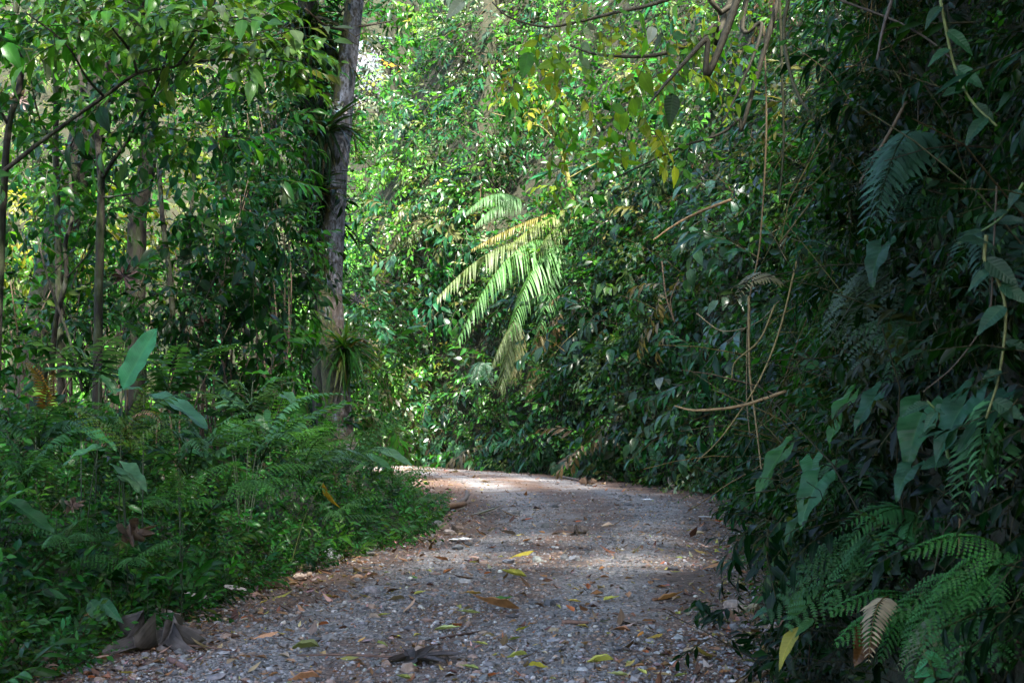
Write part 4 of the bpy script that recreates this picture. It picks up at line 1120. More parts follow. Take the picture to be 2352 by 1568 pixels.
FG = (0.035, 0.11, 0.03); FB = (0.035, 0.085, 0.05); FY = (0.1, 0.17, 0.035); RUST = (0.14, 0.06, 0.025)
def verge_root(x, y, d, up=0.0):
    p = P(x, y, d); p[2] = height(p[0:1], p[1:2])[0] + up; return p
VF = [('light green fern spreading toward the road above the stone', 520, 1130, 9.2, 5, 0.62, (0.045, 0.14, 0.03), FR, (-1.6, 0.4), (0.0, 0.4), None, 0.55),
      ('bluish ladder fern near the yellow wilted leaf', 690, 1110, 11.5, 5, 0.75, FB, FRS, (-1.9, 0.9), (0.1, 0.6), None, 0.45),
      ('rust and green ladder fern in the middle of the verge', 290, 1010, 9.4, 6, 0.6, FG, FRS, (-2.8, 0.3), (0.1, 0.7), (0.16, 0.09, 0.05), 0.65),
      ('pale tall fern frond cluster leaning left of the heart-shaped leaves', 300, 1040, 8.8, 4, 0.5, (0.1, 0.16, 0.05), FR, (-2.6, 0.0), (0.3, 1.1), None, 0.6),
      ('dark ladder fern at the left edge of the verge', 90, 1030, 9.0, 6, 0.6, (0.025, 0.075, 0.035), FRS, (-2.8, 0.3), (0.05, 0.6), None, 0.55),
      ('arching bluish fern below the orange upright frond', 200, 900, 10.2, 5, 0.7, FB, FRS, (-2.4, 0.6), (0.2, 0.8), None, 0.7),
      ('small fern tucked under the big heart-shaped leaves', 470, 1030, 10, 5, 0.55, FG, FRS, (-2.6, 0.6), (0.1, 0.6), None, 0.55),
      ('feathery fern right of the brown broken stem', 800, 1060, 14.5, 6, 0.8, (0.04, 0.12, 0.035), FR, (-2.2, 0.8), (0.1, 0.7), None, 0.5),
      ('bright feathery fern below the white trunk', 690, 1040, 15, 6, 0.75, (0.06, 0.18, 0.03), FR, (-2.2, 1.0), (0.15, 0.8), None, 0.7),
      ('drooping fern on the tip of the verge at the bend', 900, 1110, 16, 5, 0.6, FG, FR, (-2.0, 0.8), (0.0, 0.5), None, 0.45),
      ('dull ladder fern behind the broad heart-leaved stems', 560, 970, 12.5, 6, 0.8, FB, FRS, (-2.8, 0.4), (0.2, 0.8), None, 0.6),
      ('low feathery fern above the orange-brown stone', 150, 1240, 8.0, 5, 0.4, FG, FR, (-2.6, 0.3), (0.0, 0.5), None, 0.35),
      ('shadowy fern behind the upright banana-like leaf', 380, 930, 11.5, 6, 0.8, (0.03, 0.09, 0.03), FRS, (-2.8, 0.4), (0.2, 0.9), None, 0.7)]
VF += [('fresh green fern low on the verge left of the row of dry leaves', 300, 1290, 8.2, 5, 0.42, (0.04, 0.13, 0.03), FR, (-2.4, 0.3), (0.0, 0.5), None, 0),
       ('feathery fern spilling toward the gravel below the yellow wilted leaf', 760, 1190, 11.8, 5, 0.5, (0.05, 0.14, 0.04), FR, (-1.9, 0.5), (-0.1, 0.4), None, 0),
       ('long-fronded fern arching over the middle of the verge', 430, 1100, 9.6, 6, 0.75, (0.045, 0.12, 0.045), FRS, (-2.2, 0.4), (0.05, 0.6), None, 0),
       ('wide ladder fern behind the light green fern', 600, 1060, 10.8, 6, 0.75, (0.04, 0.12, 0.05), FRS, (-2.4, 0.6), (0.1, 0.7), None, 0),
       ('fern crown on top of the verge left of the white trunk', 600, 1030, 13.2, 7, 0.75, (0.05, 0.16, 0.03), FR, (-2.6, 0.8), (0.15, 0.8), None, 0),
       ('fern mass at the outer tip of the verge', 960, 1150, 17, 5, 0.55, (0.05, 0.14, 0.04), FR, (-2.2, 0.6), (0.0, 0.5), None, 0),
       ('green fern at the left edge above the pinkish dry leaf', 60, 1120, 8.7, 6, 0.55, (0.035, 0.11, 0.04), FRS, (-2.4, 0.4), (0.05, 0.6), None, 0),
       ('shaggy fern just right of the heart-shaped leaf pair', 390, 1160, 8.9, 5, 0.5, (0.05, 0.15, 0.035), FR, (-2.0, 0.4), (0.05, 0.6), None, 0)]
for lab, x, y, d, n, L, c, me, az, el, dead, up in VF:
    p = P(x, y, d); fern(lab, p, n, L, c, me, az=az, el=el, dead=dead)
fern('orange withered frond standing upright at the left', P(108, 960, 9.6), 2, 0.4, (0.13, 0.065, 0.02), FRS, az=(-2.0, -0.6), el=(1.0, 1.4))

def arum(label, root, leaves, group='heart-leaved plants', name='arum_plant', stem_col=(0.012, 0.024, 0.008), r=0.005, back=0.24, cat='plant'):
    """leaves: (mesh, base px (x, y, d), tip px (x, y, d), colour, facing)"""
    root = np.asarray(root, float)
    e = empty(name, root, label, cat, group)
    for me, b, t, c, face in leaves:
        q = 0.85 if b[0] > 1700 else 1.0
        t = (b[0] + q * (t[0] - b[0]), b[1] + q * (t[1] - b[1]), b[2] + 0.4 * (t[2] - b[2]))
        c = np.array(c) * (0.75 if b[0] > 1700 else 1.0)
        B, Tp = P(*b), P(*t)
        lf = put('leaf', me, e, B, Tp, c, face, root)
        st = stem_to(lf, root, B + (Tp - B) * back, r, stem_col, 0.12, root, 'leaf_stalk')
        st.matrix_parent_inverse = lf.matrix_basis.inverted()
    return e
UP = (0.05, -0.2, 1.0); FRONT = (-0.1, -0.9, 0.35); LEFT = (-0.8, -0.4, 0.45)
AG = (0.045, 0.13, 0.06); AB = (0.03, 0.1, 0.065); AY = (0.12, 0.2, 0.02); AD = (0.02, 0.075, 0.025)
arum('upright banana-like leaf standing in the left verge', verge_root(275, 960, 9.6), [(BL[0], (281, 892, 9.6), (357, 752, 9.5), (0.02, 0.12, 0.05), (-0.35, -0.9, 0.2))], None, 'banana_plant', back=0.0)
arum('horizontal blue-green ribbed leaves right of the upright banana-like leaf', verge_root(330, 980, 9.8), [(BL[1], (332, 905, 9.9), (478, 925, 9.3), AB, UP), (BL[1], (330, 895, 10), (250, 880, 9.6), (0.03, 0.09, 0.06), UP)], None, 'banana_plant', back=0.0)
arum('long-leaved plant with blue-green blades left of the thin trunk base', verge_root(220, 960, 9.9), [(BL[2], (228, 860, 9.9), (100, 826, 9.7), (0.03, 0.1, 0.06), UP), (BL[2], (230, 862, 9.8), (268, 892, 9.4), AD, UP), (BL[2], (228, 856, 9.9), (250, 838, 9.9), BRIGHT, UP)], None, 'banana_plant', back=0.0)
arum('large pale heart-shaped leaf pair in the middle of the verge', verge_root(300, 1150, 8.9), [(AR[0], (262, 1062, 8.9), (345, 1118, 8.6), (0.07, 0.17, 0.09), UP), (AR[1], (262, 1085, 8.8), (330, 1120, 8.6), (0.06, 0.13, 0.06), UP)])
arum('broad heart-shaped leaf right of the pale pair', verge_root(420, 1090, 9.4), [(AR[2], (385, 1058, 9.6), (478, 1030, 9.2), (0.04, 0.15, 0.05), UP), (AR[0], (395, 1000, 9.9), (460, 1006, 9.6), AD, UP)])
arum('flat heart-shaped leaf left of the pale pair', verge_root(190, 1090, 9.2), [(AR[1], (248, 1028, 9.3), (140, 1046, 9.0), (0.05, 0.16, 0.07), UP), (AR[3], (160, 985, 9.7), (270, 1010, 9.3), (0.03, 0.12, 0.04), UP)])
arum('yellow-lit heart-shaped leaf at the left edge by the orange frond', verge_root(90, 980, 9.6), [(AR[0], (60, 892, 9.8), (140, 930, 9.5), (0.1, 0.22, 0.02), UP), (AR[3], (10, 930, 9.5), (-40, 960, 9.2), AG, UP)])
arum('heart-leaved plant on tall dark stems in the shade', verge_root(560, 1000, 12.2), [(AR[2], (500, 915, 12.4), (560, 930, 12), AG, FRONT), (AR[2], (600, 945, 12.2), (620, 990, 11.9), AD, FRONT), (AR[0], (640, 900, 12.4), (690, 930, 12), AG, UP), (AR[0], (570, 860, 12.6), (620, 850, 12.2), MID, UP), (AR[2], (655, 870, 12.6), (600, 880, 12.3), MID, UP), (AR[1], (540, 970, 12), (505, 990, 11.8), AD, FRONT)])
arum('broad soft leaves at the tip of the verge by the road bend', verge_root(870, 1090, 17), [(LG[0], (850, 1030, 17.2), (955, 1052, 16.5), (0.07, 0.16, 0.07), UP), (LG[2], (840, 1040, 17), (905, 1075, 16.6), AG, UP), (LG[0], (855, 1060, 17), (800, 1080, 16.6), (0.05, 0.15, 0.04), UP), (LG[1], (840, 1025, 17.3), (790, 1040, 17), AG, UP)], None, 'broad_leaved_plant', back=0.0)
arum('lone low leaf hanging over the bottom left leaf litter', verge_root(60, 1530, 7.6), [(LG[2], (40, 1520, 7.6), (120, 1545, 7.4), (0.04, 0.12, 0.03), UP)], None, 'broad_leaved_plant', back=0.0)
arum('two dark leaves above the orange-brown stone', verge_root(215, 1420, 7.9), [(LG[0], (205, 1378, 7.9), (242, 1432, 7.6), AD, FRONT), (LG[1], (230, 1375, 7.9), (270, 1420, 7.6), (0.03, 0.11, 0.05), FRONT)], None, 'broad_leaved_plant', back=0.0)
arum('yellow wilted leaf hanging from its stalk at the verge', verge_root(660, 1185, 11.6), [(LG[1], (742, 1108, 11.3), (762, 1172, 11.2), (0.2, 0.13, 0.012), (-0.9, -0.5, 0.2))], None, 'wilted_plant', stem_col=(0.1, 0.13, 0.03), back=0.0)
arum('long drooping leaves at the left edge of the fern bed', verge_root(0, 1250, 8.2), [(BL[2], (0, 1140, 8.3), (130, 1200, 7.9), AD, UP), (BL[2], (-20, 1180, 8.2), (60, 1100, 8), AG, UP)], None, 'banana_plant', back=0.0)
# young broad-leaved seedlings scattered in the verge
for i, (x, y, d, lab) in enumerate([(130, 1180, 8.6, 'seedling with pointed leaves left of the light green fern'), (420, 1200, 8.8, 'seedling with pointed leaves between the fern and the stones'), (620, 1040, 12, 'tall seedling left of the bluish ladder fern'),
                                    (800, 1150, 14, 'seedling near the brown broken stem at the verge tip'), (60, 1330, 7.9, 'seedling at the bottom left above the leaf litter'), (340, 1330, 8.3, 'seedling above the row of dry leaves')]):
    p = verge_root(x, y, d); c = P(x, y, d)
    lv = []
    for k in range(8):
        a = k * 2.4; l = 0.13 * (1 + 0.3 * random.random())
        lv.append((c + np.array([0, 0, -0.04 * k]), c + np.array([math.cos(a) * l, math.sin(a) * l, 0.03 - 0.05 * k]), np.array(MID) * random.uniform(0.8, 1.7)))
    e = empty('seedling', p, lab, 'seedling', 'seedlings in the verge')
    stem_to(e, p, c, 0.004, (0.015, 0.03, 0.008), 0, p)
    for b, t, col in lv: put('leaf', LG[random.randrange(3)], e, b, t, col, UPV, p)

# dead palmate leaves caught in the plants
def dead_leaf(label, x, y, d, size, color, face, me=0, yaw=None, stem=None, group='dead many-fingered leaves', pos=None):
    p = P(x, y, d) if pos is None else np.asarray(pos, float)
    e = empty('dead_palmate_leaf', p, label, 'leaf', group)
    dirv = np.array([math.cos(yaw or 0), math.sin(yaw or 0), 0.1]) if abs(face[2]) > 0.5 else np.array([0.2, 0.1, 1.0])
    R = frames(dirv[None], np.asarray(face, float)[None])[0]
    link('blade', PM[me], e, mw=mat4(R, (0, 0, 0), size), color=color)
    if stem is not None:
        link('stalk', twig_mesh('stalk', [np.zeros(3), np.asarray(stem) * 0.5 + np.array([0, 0, 0.01]), np.asarray(stem)], (0.008, 0.005), 5), e, color=(0.09, 0.05, 0.035))
    return e
dead_leaf('purple-brown dead leaf hanging in front of the thick dark trunk', 285, 635, 13.5, 0.36, (0.06, 0.035, 0.035), (-0.1, -1, 0.2), 1)
dead_leaf('brown dead leaf caught left of the dark shrub', 470, 745, 13, 0.26, (0.08, 0.05, 0.04), (0.2, -1, 0.2), 0)
dead_leaf('brown curled leaf hanging left of the white trunk', 555, 655, 14, 0.22, (0.12, 0.07, 0.045), (-0.2, -1, 0.2), 0)
dead_leaf('grey star-shaped dead leaf in the bushes right of the white trunk', 818, 690, 25, 0.36, (0.05, 0.045, 0.05), (0.1, -1, 0.4), 2)
dead_leaf('grey-pink dead leaf lodged behind the grass-like tuft', 832, 785, 22.4, 0.36, (0.16, 0.12, 0.11), (0.1, -1, 0.3), 0)
dead_leaf('pinkish dry leaf resting on the verge plants at left', 165, 1165, 8.5, 0.22, (0.16, 0.11, 0.09), (-0.1, -0.6, 0.8), 0)
dead_leaf('large brown dead leaf sunk in the verge below the light green fern', 300, 1235, 8.4, 0.42, (0.07, 0.045, 0.03), (0.1, -0.5, 0.85), 0)
dead_leaf('greyish dead leaf high in the left-edge foliage', 45, 230, 11, 0.24, (0.22, 0.16, 0.15), (0.1, -0.9, 0.4), 1)

# ------------------------------------------------------------------ things lying on the road
def ground_at(x, y, up=0.0):
    p = G(x, y); 
    for _ in range(3): p = G(x, y, float(np.maximum(height(p[0:1], p[1:2])[0], road_z(p[0:1], p[1:2])[0])))
    p[2] += up; return p
p = ground_at(365, 1490, 0.02)
dead_leaf('big curled silver-grey dead leaf on the gravel at bottom left', 0, 0, 0, 0.85, (0.085, 0.075, 0.072), (0, 0, 1), 0, yaw=1.9, stem=(0.42, -0.1, -0.01), pos=p)
dead_leaf('flattened dark dead leaf with long stalk at the bottom of the road', 0, 0, 0, 0.62, (0.055, 0.045, 0.045), (0, 0, 1), 2, yaw=0.1, stem=(-0.62, 0.1, 0.0), pos=ground_at(950, 1518, 0.015))
dead_leaf('pale brown crumpled leaf in the bottom left corner', 0, 0, 0, 0.7, (0.2, 0.14, 0.12), (0, 0, 1), 0, yaw=2.6, pos=ground_at(55, 1545, 0.02))
dead_leaf('whitish curled dead leaf behind the silver-grey one', 0, 0, 0, 0.32, (0.36, 0.31, 0.3), (0, 0, 1), 0, yaw=0.4, pos=ground_at(375, 1428, 0.02))
dead_leaf('brown dry leaf lying among the rubble by the log', 0, 0, 0, 0.5, (0.22, 0.17, 0.15), (0, 0, 1), 0, yaw=1.0, pos=ground_at(1035, 1222, 0.02))
dead_leaf('grey upturned dry leaf in the middle of the road', 0, 0, 0, 0.42, (0.12, 0.1, 0.095), (0, 0, 1), 0, yaw=0.2, stem=(-0.25, 0.02, 0.01), pos=ground_at(1325, 1228, 0.02))
dead_leaf('brown crumpled leaf at the foot of the far bank', 0, 0, 0, 0.6, (0.13, 0.085, 0.06), (0, 0, 1), 0, yaw=0.5, pos=ground_at(1350, 1115, 0.03))

FL = [(1180, 1327, 62, 0.1, (0.24, 0.24, 0.04), 0, 'curled yellow-green leaf in the centre of the road'), (1197, 1292, 62, 0.2, (0.2, 0.17, 0.02), 1, 'mottled olive leaf just beyond the curled yellow-green one'),
      (1140, 1402, 105, 0.05, (0.2, 0.1, 0.045), 0, 'ribbed brown curled leaf lying across the road centre'), (1150, 1385, 66, 0.3, (0.04, 0.12, 0.02), 2, 'green leaf touching the ribbed brown curled leaf'),
      (1085, 1368, 50, 0.4, (0.33, 0.2, 0.05), 2, 'orange-yellow leaf beyond the ribbed brown one'), (1028, 1450, 62, -0.15, (0.32, 0.36, 0.14), 2, 'pale green flat leaf left of the road centre'),
      (945, 1537, 46, -0.9, (0.1, 0.22, 0.06), 2, 'fresh green leaf lying on the dark dead leaf'), (1075, 1412, 56, 0.1, (0.3, 0.34, 0.14), 2, 'pale leaf just left of the ribbed brown one'),
      (1183, 1508, 60, 0.15, (0.3, 0.33, 0.08), 3, 'narrow yellow-green leaf near the bottom centre'), (1240, 1533, 58, 0.0, (0.38, 0.34, 0.04), 3, 'bright yellow narrow leaf at the bottom centre'),
      (1370, 1520, 82, 0.05, (0.36, 0.36, 0.08), 3, 'long yellow-green leaf at the bottom right of the road'), (1200, 1452, 34, 0.2, (0.22, 0.22, 0.03), 0, 'small folded olive leaf below the ribbed brown one'),
      (1318, 1385, 34, 0.1, (0.42, 0.32, 0.06), 2, 'small golden leaf right of the road centre'), (1405, 1380, 46, 0.3, (0.3, 0.3, 0.06), 2, 'yellow-green scrap of leaf on the right wheel track'),
      (1470, 1468, 34, 1.1, (0.4, 0.17, 0.03), 1, 'orange leaf standing up on the right of the road'), (1505, 1475, 40, 0.2, (0.24, 0.17, 0.03), 1, 'brown-yellow leaf next to the upright orange one'),
      (610, 1478, 58, 0.15, (0.34, 0.18, 0.1), 1, 'orange-tan curled leaf right of the silver-grey dead leaf'), (690, 1488, 92, -0.08, (0.1, 0.11, 0.035), 3, 'long dark green leaf on the left of the road'),
      (1030, 1318, 34, 0.5, (0.2, 0.08, 0.03), 0, 'rust-brown leaf near the left grey track'), (1650, 1200, 30, 0.2, (0.6, 0.09, 0.015), 2, 'bright orange-red leaf at the right road edge'),
      (1012, 1290, 40, 0.3, (0.24, 0.11, 0.06), 0, 'brown leaf at the left edge below the verge tip'), (948, 1330, 30, -0.5, (0.12, 0.25, 0.05), 2, 'small fresh green leaf on the left gravel'),
      (905, 1378, 52, 0.1, (0.13, 0.1, 0.06), 3, 'dull folded leaf on the left gravel'), (1540, 1380, 60, 0.1, (0.28, 0.14, 0.06), 0, 'brown curled leaf on the right verge litter'),
      (1640, 1318, 64, 0.15, (0.3, 0.15, 0.07), 1, 'tan curled leaf at the right edge beside the weeds'), (1655, 1440, 40, 0.4, (0.32, 0.25, 0.05), 1, 'yellowish leaf under the right-hand ferns'),
      (1780, 1500, 60, 0.9, (0.26, 0.2, 0.03), 3, 'folded olive leaf in the bottom right litter'), (1590, 1500, 50, 0.2, (0.32, 0.24, 0.17), 2, 'tan leaf in the bottom right litter'),
      (1520, 1555, 44, 0.0, (0.4, 0.3, 0.18), 2, 'pale tan leaf at the bottom edge right of centre'), (1420, 1556, 52, 0.1, (0.28, 0.3, 0.12), 2, 'pale green scrap at the bottom edge right of centre'),
      (500, 1350, 60, -0.5, (0.2, 0.15, 0.12), 0, 'grey-brown strip-like leaf at the left road edge'), (545, 1372, 70, 0.1, (0.42, 0.36, 0.34), 1, 'pale grey dry leaf in the row along the left edge'),
      (460, 1392, 76, 0.1, (0.4, 0.34, 0.33), 1, 'whitish dry leaf left in the row along the left edge'), (620, 1352, 60, 0.2, (0.24, 0.16, 0.14), 0, 'brown dry leaf in the row along the left edge'),
      (140, 1500, 50, 0.3, (0.34, 0.3, 0.1), 1, 'yellowish leaf below the orange-brown stone'), (230, 1530, 60, -0.3, (0.3, 0.17, 0.12), 1, 'pinkish brown leaf left of the silver-grey dead leaf'),
      (300, 1452, 60, 0.4, (0.42, 0.36, 0.36), 0, 'pale dry leaf tucked behind the silver-grey dead leaf'), (1165, 1230, 44, 0.2, (0.13, 0.1, 0.09), 0, 'dark curled leaf left of the grey upturned one'),
      (1215, 1195, 22, 0.2, (0.35, 0.08, 0.03), 2, 'small red-orange leaf beyond the grey upturned one'), (1330, 1200, 18, 0.2, (0.45, 0.1, 0.03), 2, 'tiny red leaf just beyond the grey upturned one'),
      (690, 1560, 90, 0.05, (0.28, 0.14, 0.08), 3, 'reddish shredded leaf at the bottom edge left of centre')]
for x, y, w, yaw, c, k, lab in FL:
    p = ground_at(x, y, 0.012); L = w * p[1] / FPX
    a = yaw if random.random() < 0.5 else yaw + math.pi
    d = np.array([math.cos(a), math.sin(a) * 2.0 if abs(yaw) < 0.6 else math.sin(a), 0.0]); d = d / np.linalg.norm(d)
    b = p - d * L / 2
    o = put('fallen_leaf', DL[k], None, b, b + d * L, np.array(c), UPV + rng.normal(size=3) * 0.12)
    o.location.z = p[2] + (0.02 * L / 0.15 if k in (1,) else 0.0) + 0.25 * L * (k == 1)
    tag(o, lab, 'leaf', 'fallen leaves on the road')

# smaller fallen leaves, each told by the larger leaf it lies next to
import re
MARK = []
for x, y, w, yaw, col, k, lab in FL:
    s = re.split(r' (?:in|at|on|near|just|lying|left|right|beyond|beside|below|under|touching|next|behind|along|standing|tucked)\b', lab)[0]
    if sum(m[2] == s for m in MARK) == 0: MARK.append((x, y, s))
SC = [('yellow-green', (0.3, 0.3, 0.07)), ('golden', (0.36, 0.3, 0.08)), ('rust-brown', (0.25, 0.12, 0.05)), ('dark brown', (0.2, 0.11, 0.07)), ('tan', (0.34, 0.2, 0.12)), ('olive', (0.16, 0.19, 0.05)), ('reddish', (0.3, 0.09, 0.03))]
xl, xr, y = road_points(420, 6.8, 26, 1.9)
xx = xl + (xr - xl) * rng.random(420)
used = set()
for i in range(420):
    z = float(road_z(xx[i:i + 1], y[i:i + 1])[0]) + 0.01
    p = np.array([xx[i], y[i], z]); u, v, _ = project(p); u, v = u[0], v[0]
    if not (20 < u < 2330 and v < 1560): continue
    dd = sorted((((u - m[0]) ** 2 + (2.2 * (v - m[1])) ** 2) ** 0.5, m) for m in MARK)[0]
    if dd[0] > 170 or dd[0] < 22: continue
    m = dd[1]; du, dv = u - m[0], 2.2 * (v - m[1])
    side = ('just right of' if du > 0 else 'just left of') if abs(du) > abs(dv) else ('just in front of' if dv > 0 else 'just beyond')
    if (m[2], side) in used: continue
    used.add((m[2], side))
    nm, c0 = random.choice(SC)
    L = random.uniform(0.05, 0.11); a = random.random() * 6.28; d = np.array([math.cos(a), math.sin(a), 0])
    o = put('fallen_leaf', DL[random.choice((0, 2, 3))], None, p - d * L / 2, p + d * L / 2, np.array(c0) * random.uniform(0.75, 1.15), UPV + rng.normal(size=3) * 0.2)
    tag(o, f'small {nm} leaf on the gravel {side} the {m[2]}', 'leaf', 'small leaves dotted over the gravel')

# stones beside the road
def rock_mesh(seed, sx, sy, sz):
    r = np.random.default_rng(seed)
    import bmesh
    bm = bmesh.new(); bmesh.ops.create_icosphere(bm, subdivisions=3, radius=1)
    V = np.array([v.co[:] for v in bm.verts])
    pl = unit(r.normal(size=(9, 3))); h = r.uniform(0.62, 0.9, 9)
    for a, b in zip(pl, h):
        q = V @ a; V = V - np.maximum(q - b, 0)[:, None] * a
    V = V * (1 + 0.05 * r.normal(size=(len(V), 1))) * np.array([sx, sy, sz])
    for v, c in zip(bm.verts, V): v.co = c
    me = bpy.data.meshes.new('rock'); bm.to_mesh(me); bm.free()
    me.materials.append(M['stone_o']); return me
RK = [(196, 1468, 34, 40, (0.22, 0.13, 0.055), 'orange-brown upright stone in the left undergrowth'), (760, 1284, 26, 18, (0.22, 0.24, 0.24), 'angular grey stone at the left edge of the gravel'),
      (688, 1332, 26, 11, (0.36, 0.27, 0.21), 'flat beige stone at the left edge of the gravel'), (718, 1292, 16, 8, (0.2, 0.17, 0.12), 'small brown stone left of the angular grey one'),
      (700, 1306, 20, 9, (0.22, 0.15, 0.08), 'ochre stone beside the flat beige one'), (640, 1322, 18, 8, (0.14, 0.14, 0.14), 'dull grey stone behind the flat beige one'),
      (1005, 1210, 18, 10, (0.2, 0.19, 0.17), 'grey stone in the rubble at the verge tip'), (1035, 1228, 18, 8, (0.26, 0.22, 0.2), 'pale stone in the rubble in front of the verge tip'),
      (1052, 1262, 16, 8, (0.14, 0.145, 0.15), 'dark pebble below the white paper scrap'), (1690, 1400, 34, 16, (0.2, 0.15, 0.12), 'brown stone under the ferns at the right edge'),
      (1730, 1405, 24, 15, (0.16, 0.13, 0.07), 'mossy stone beside the brown one at the right edge'), (1170, 1292, 20, 6, (0.17, 0.19, 0.22), 'flat blue-grey stone on the road left of the olive leaf'),
      (1320, 1285, 16, 7, (0.24, 0.24, 0.25), 'light stone on the road right of the olive leaf'), (820, 1330, 14, 8, (0.3, 0.18, 0.11), 'reddish stone on the left gravel edge'),
      (560, 1340, 20, 9, (0.2, 0.16, 0.12), 'brown stone half hidden in the left edge litter'), (850, 1275, 14, 7, (0.24, 0.22, 0.2), 'small pale stone below the verge bushes')]
for i, (x, y, w, h, c, lab) in enumerate(RK):
    p = ground_at(x, y); k = p[1] / FPX
    o = link('rock', rock_mesh(100 + i, w * k, w * k * 0.8, h * k), None, loc=(p[0], p[1], p[2] + h * k * 0.55), color=c)
    o.rotation_euler = (random.uniform(-.2, .2), random.uniform(-.3, .3), random.random() * 3)
    tag(o, lab, 'stone', 'stones beside the road')

# logs, sticks, litter
def ground_stick(name, label, a, b, r, color, lift=(0.0, 0.0), bend=0.02, cat='stick', mat=None):
    A, Bp = ground_at(*a, r + lift[0]), ground_at(*b, r + lift[1])
    mid = (A + Bp) / 2 + rng.normal(size=3) * bend * np.linalg.norm(Bp - A); mid[2] = max(mid[2], (A[2] + Bp[2]) / 2)
    o = link(name, twig_mesh(name, [np.zeros(3), mid - A, Bp - A], (r, r * 0.95, r * 0.7), 7, mat or M['twig'], 10, 0.25), None, loc=tuple(A), color=color)
    return tag(o, label, cat)
ground_stick('log', 'short cut brown log lying at the verge tip', (1003, 1180), (1068, 1166), 0.055, (0.2, 0.12, 0.07), cat='log')
ground_stick('dead_branch', 'broken grey branch propped behind the short log', (1040, 1168), (1072, 1150), 0.035, (0.12, 0.095, 0.08), (0, 0.12), 0.1, 'branch')
ground_stick('stick', 'dark stick near the pale flat leaf on the road', (1010, 1468), (1105, 1452), 0.008, (0.06, 0.035, 0.025))
ground_stick('stick', 'brown stick on the right wheel track', (1290, 1432), (1352, 1434), 0.014, (0.13, 0.075, 0.055))
ground_stick('stick', 'twig lying before the silver-grey dead leaf', (388, 1520), (428, 1542), 0.016, (0.1, 0.05, 0.04))
ground_stick('stick', 'reddish twig on the litter at the right edge', (1500, 1380), (1560, 1372), 0.012, (0.14, 0.07, 0.04))
ground_stick('stick', 'bark strip at the right edge under the weeds', (1690, 1270), (1775, 1225), 0.02, (0.16, 0.07, 0.035), (0, 0.1))
ground_stick('stick', 'pale root-like stick at the bottom right corner', (1740, 1560), (1860, 1520), 0.012, (0.2, 0.12, 0.07), (0, 0.06))
ground_stick('stick', 'grey stick at the foot of the far bank', (1290, 1098), (1330, 1105), 0.03, (0.14, 0.1, 0.08))
ground_stick('stick', 'stub of wood at the foot of the far bank by the arum leaves', (1540, 1118), (1548, 1125), 0.05, (0.2, 0.14, 0.1), (0.1, 0.0))
def scrap(label, x, y, w, seed):
    r = np.random.default_rng(seed); p = ground_at(x, y, 0.01); k = w * p[1] / FPX
    nx = 9; X, Y = np.meshgrid(np.linspace(-.5, .5, nx), np.linspace(-.5, .5, nx))
    V = np.stack([X.ravel() + 0.05 * r.normal(size=nx * nx), 0.6 * Y.ravel() + 0.05 * r.normal(size=nx * nx), 0.06 + 0.11 * np.abs(fbm(X.ravel() * 5 + seed, Y.ravel() * 5, seed, 2) - 0.35)], 1) * k
    i = (np.arange(nx - 1)[:, None] * nx + np.arange(nx - 1)[None]).ravel()
    F = np.vstack([np.stack([i, i + 1, i + nx + 1], 1), np.stack([i, i + nx + 1, i + nx], 1)])
    F = F[r.random(len(F)) > 0.06]
    o = link('paper_scrap', to_mesh('paper_scrap', V, F, None, None, M['paper'], False), None, loc=tuple(p))
    o.rotation_euler.z = r.random() * 3
    tag(o, label, 'litter', 'white scraps of litter')
scrap('crumpled white paper in front of the verge tip', 1060, 1243, 52, 5)
scrap('white scrap at the right road edge next to the orange leaf', 1622, 1190, 34, 6)
scrap('white scrap lying across the far half of the road', 1487, 1250 - 100, 34, 7)
scrap('white scrap at the foot of the far bank', 1500, 1110, 34, 8)

# ------------------------------------------------------------------ plants on the right
def hang_frond_mesh(root, tip, plen, n=46, k=13, arch=0.12, lift=0.6):
    """a frond whose long leaflets hang from its rib under their own weight"""
    root, tip = np.asarray(root, float), np.asarray(tip, float); L = np.linalg.norm(tip - root)
    ax = (tip - root) / L; side0 = unit(np.cross(ax, UPV))
    cen = lambda t: root + (tip - root) * t + UPV * arch * L * 4 * t * (1 - t)
    tt = np.linspace(0, 1, 10)
    V, F, J = [], [], []
    rib = tube(np.array([cen(t) - root for t in tt]), np.linspace(0.014, 0.005, 10), 4, cap=False)
    for i in range(n):
        t = 0.08 + 0.9 * i / (n - 1)
        l = plen * (min(1.0, 0.4 + 2.4 * t) * (1 - t) ** 0.5 + 0.08) * random.uniform(0.85, 1.12)
        for s in (-1, 1):
            out = unit(side0 * s * lift * random.uniform(0.8, 1.3) + ax * random.uniform(0.25, 0.45) - UPV * 0.35)
            w = 0.42 * L * 0.9 / n; jj = random.uniform(0.85, 1.15)
            if random.random() < 0.04: continue
            pt = lambda q: cen(t) - root + out * l * q * (1 - 0.35 * q) - UPV * l * 0.6 * q ** 1.5
            o = len(V); ns = 6
            d = unit(pt(0.5) - pt(0)); g = unit(np.cross(d, np.cross(ax, d)) + 0.25 * rng.normal(size=3))
            for j in range(ns + 1):
                q = j / ns; ww = w * (1 - q) ** 0.7 * min(1, 0.55 + 2.5 * q)
                V += [pt(q) - g * ww, pt(q) + UPV * 0.3 * ww, pt(q) + g * ww]; J += [jj * 0.92, jj * 1.1, jj * 0.92]
            for j in range(ns):
                p = o + 3 * j
                F += [(p, p + 1, p + 4), (p, p + 4, p + 3), (p + 1, p + 2, p + 5), (p + 1, p + 5, p + 4)]
    return t_mesh('frond', join([rib, T(V, F, J=J)]), M['fern'], (0.6, 0.5, 0.25))

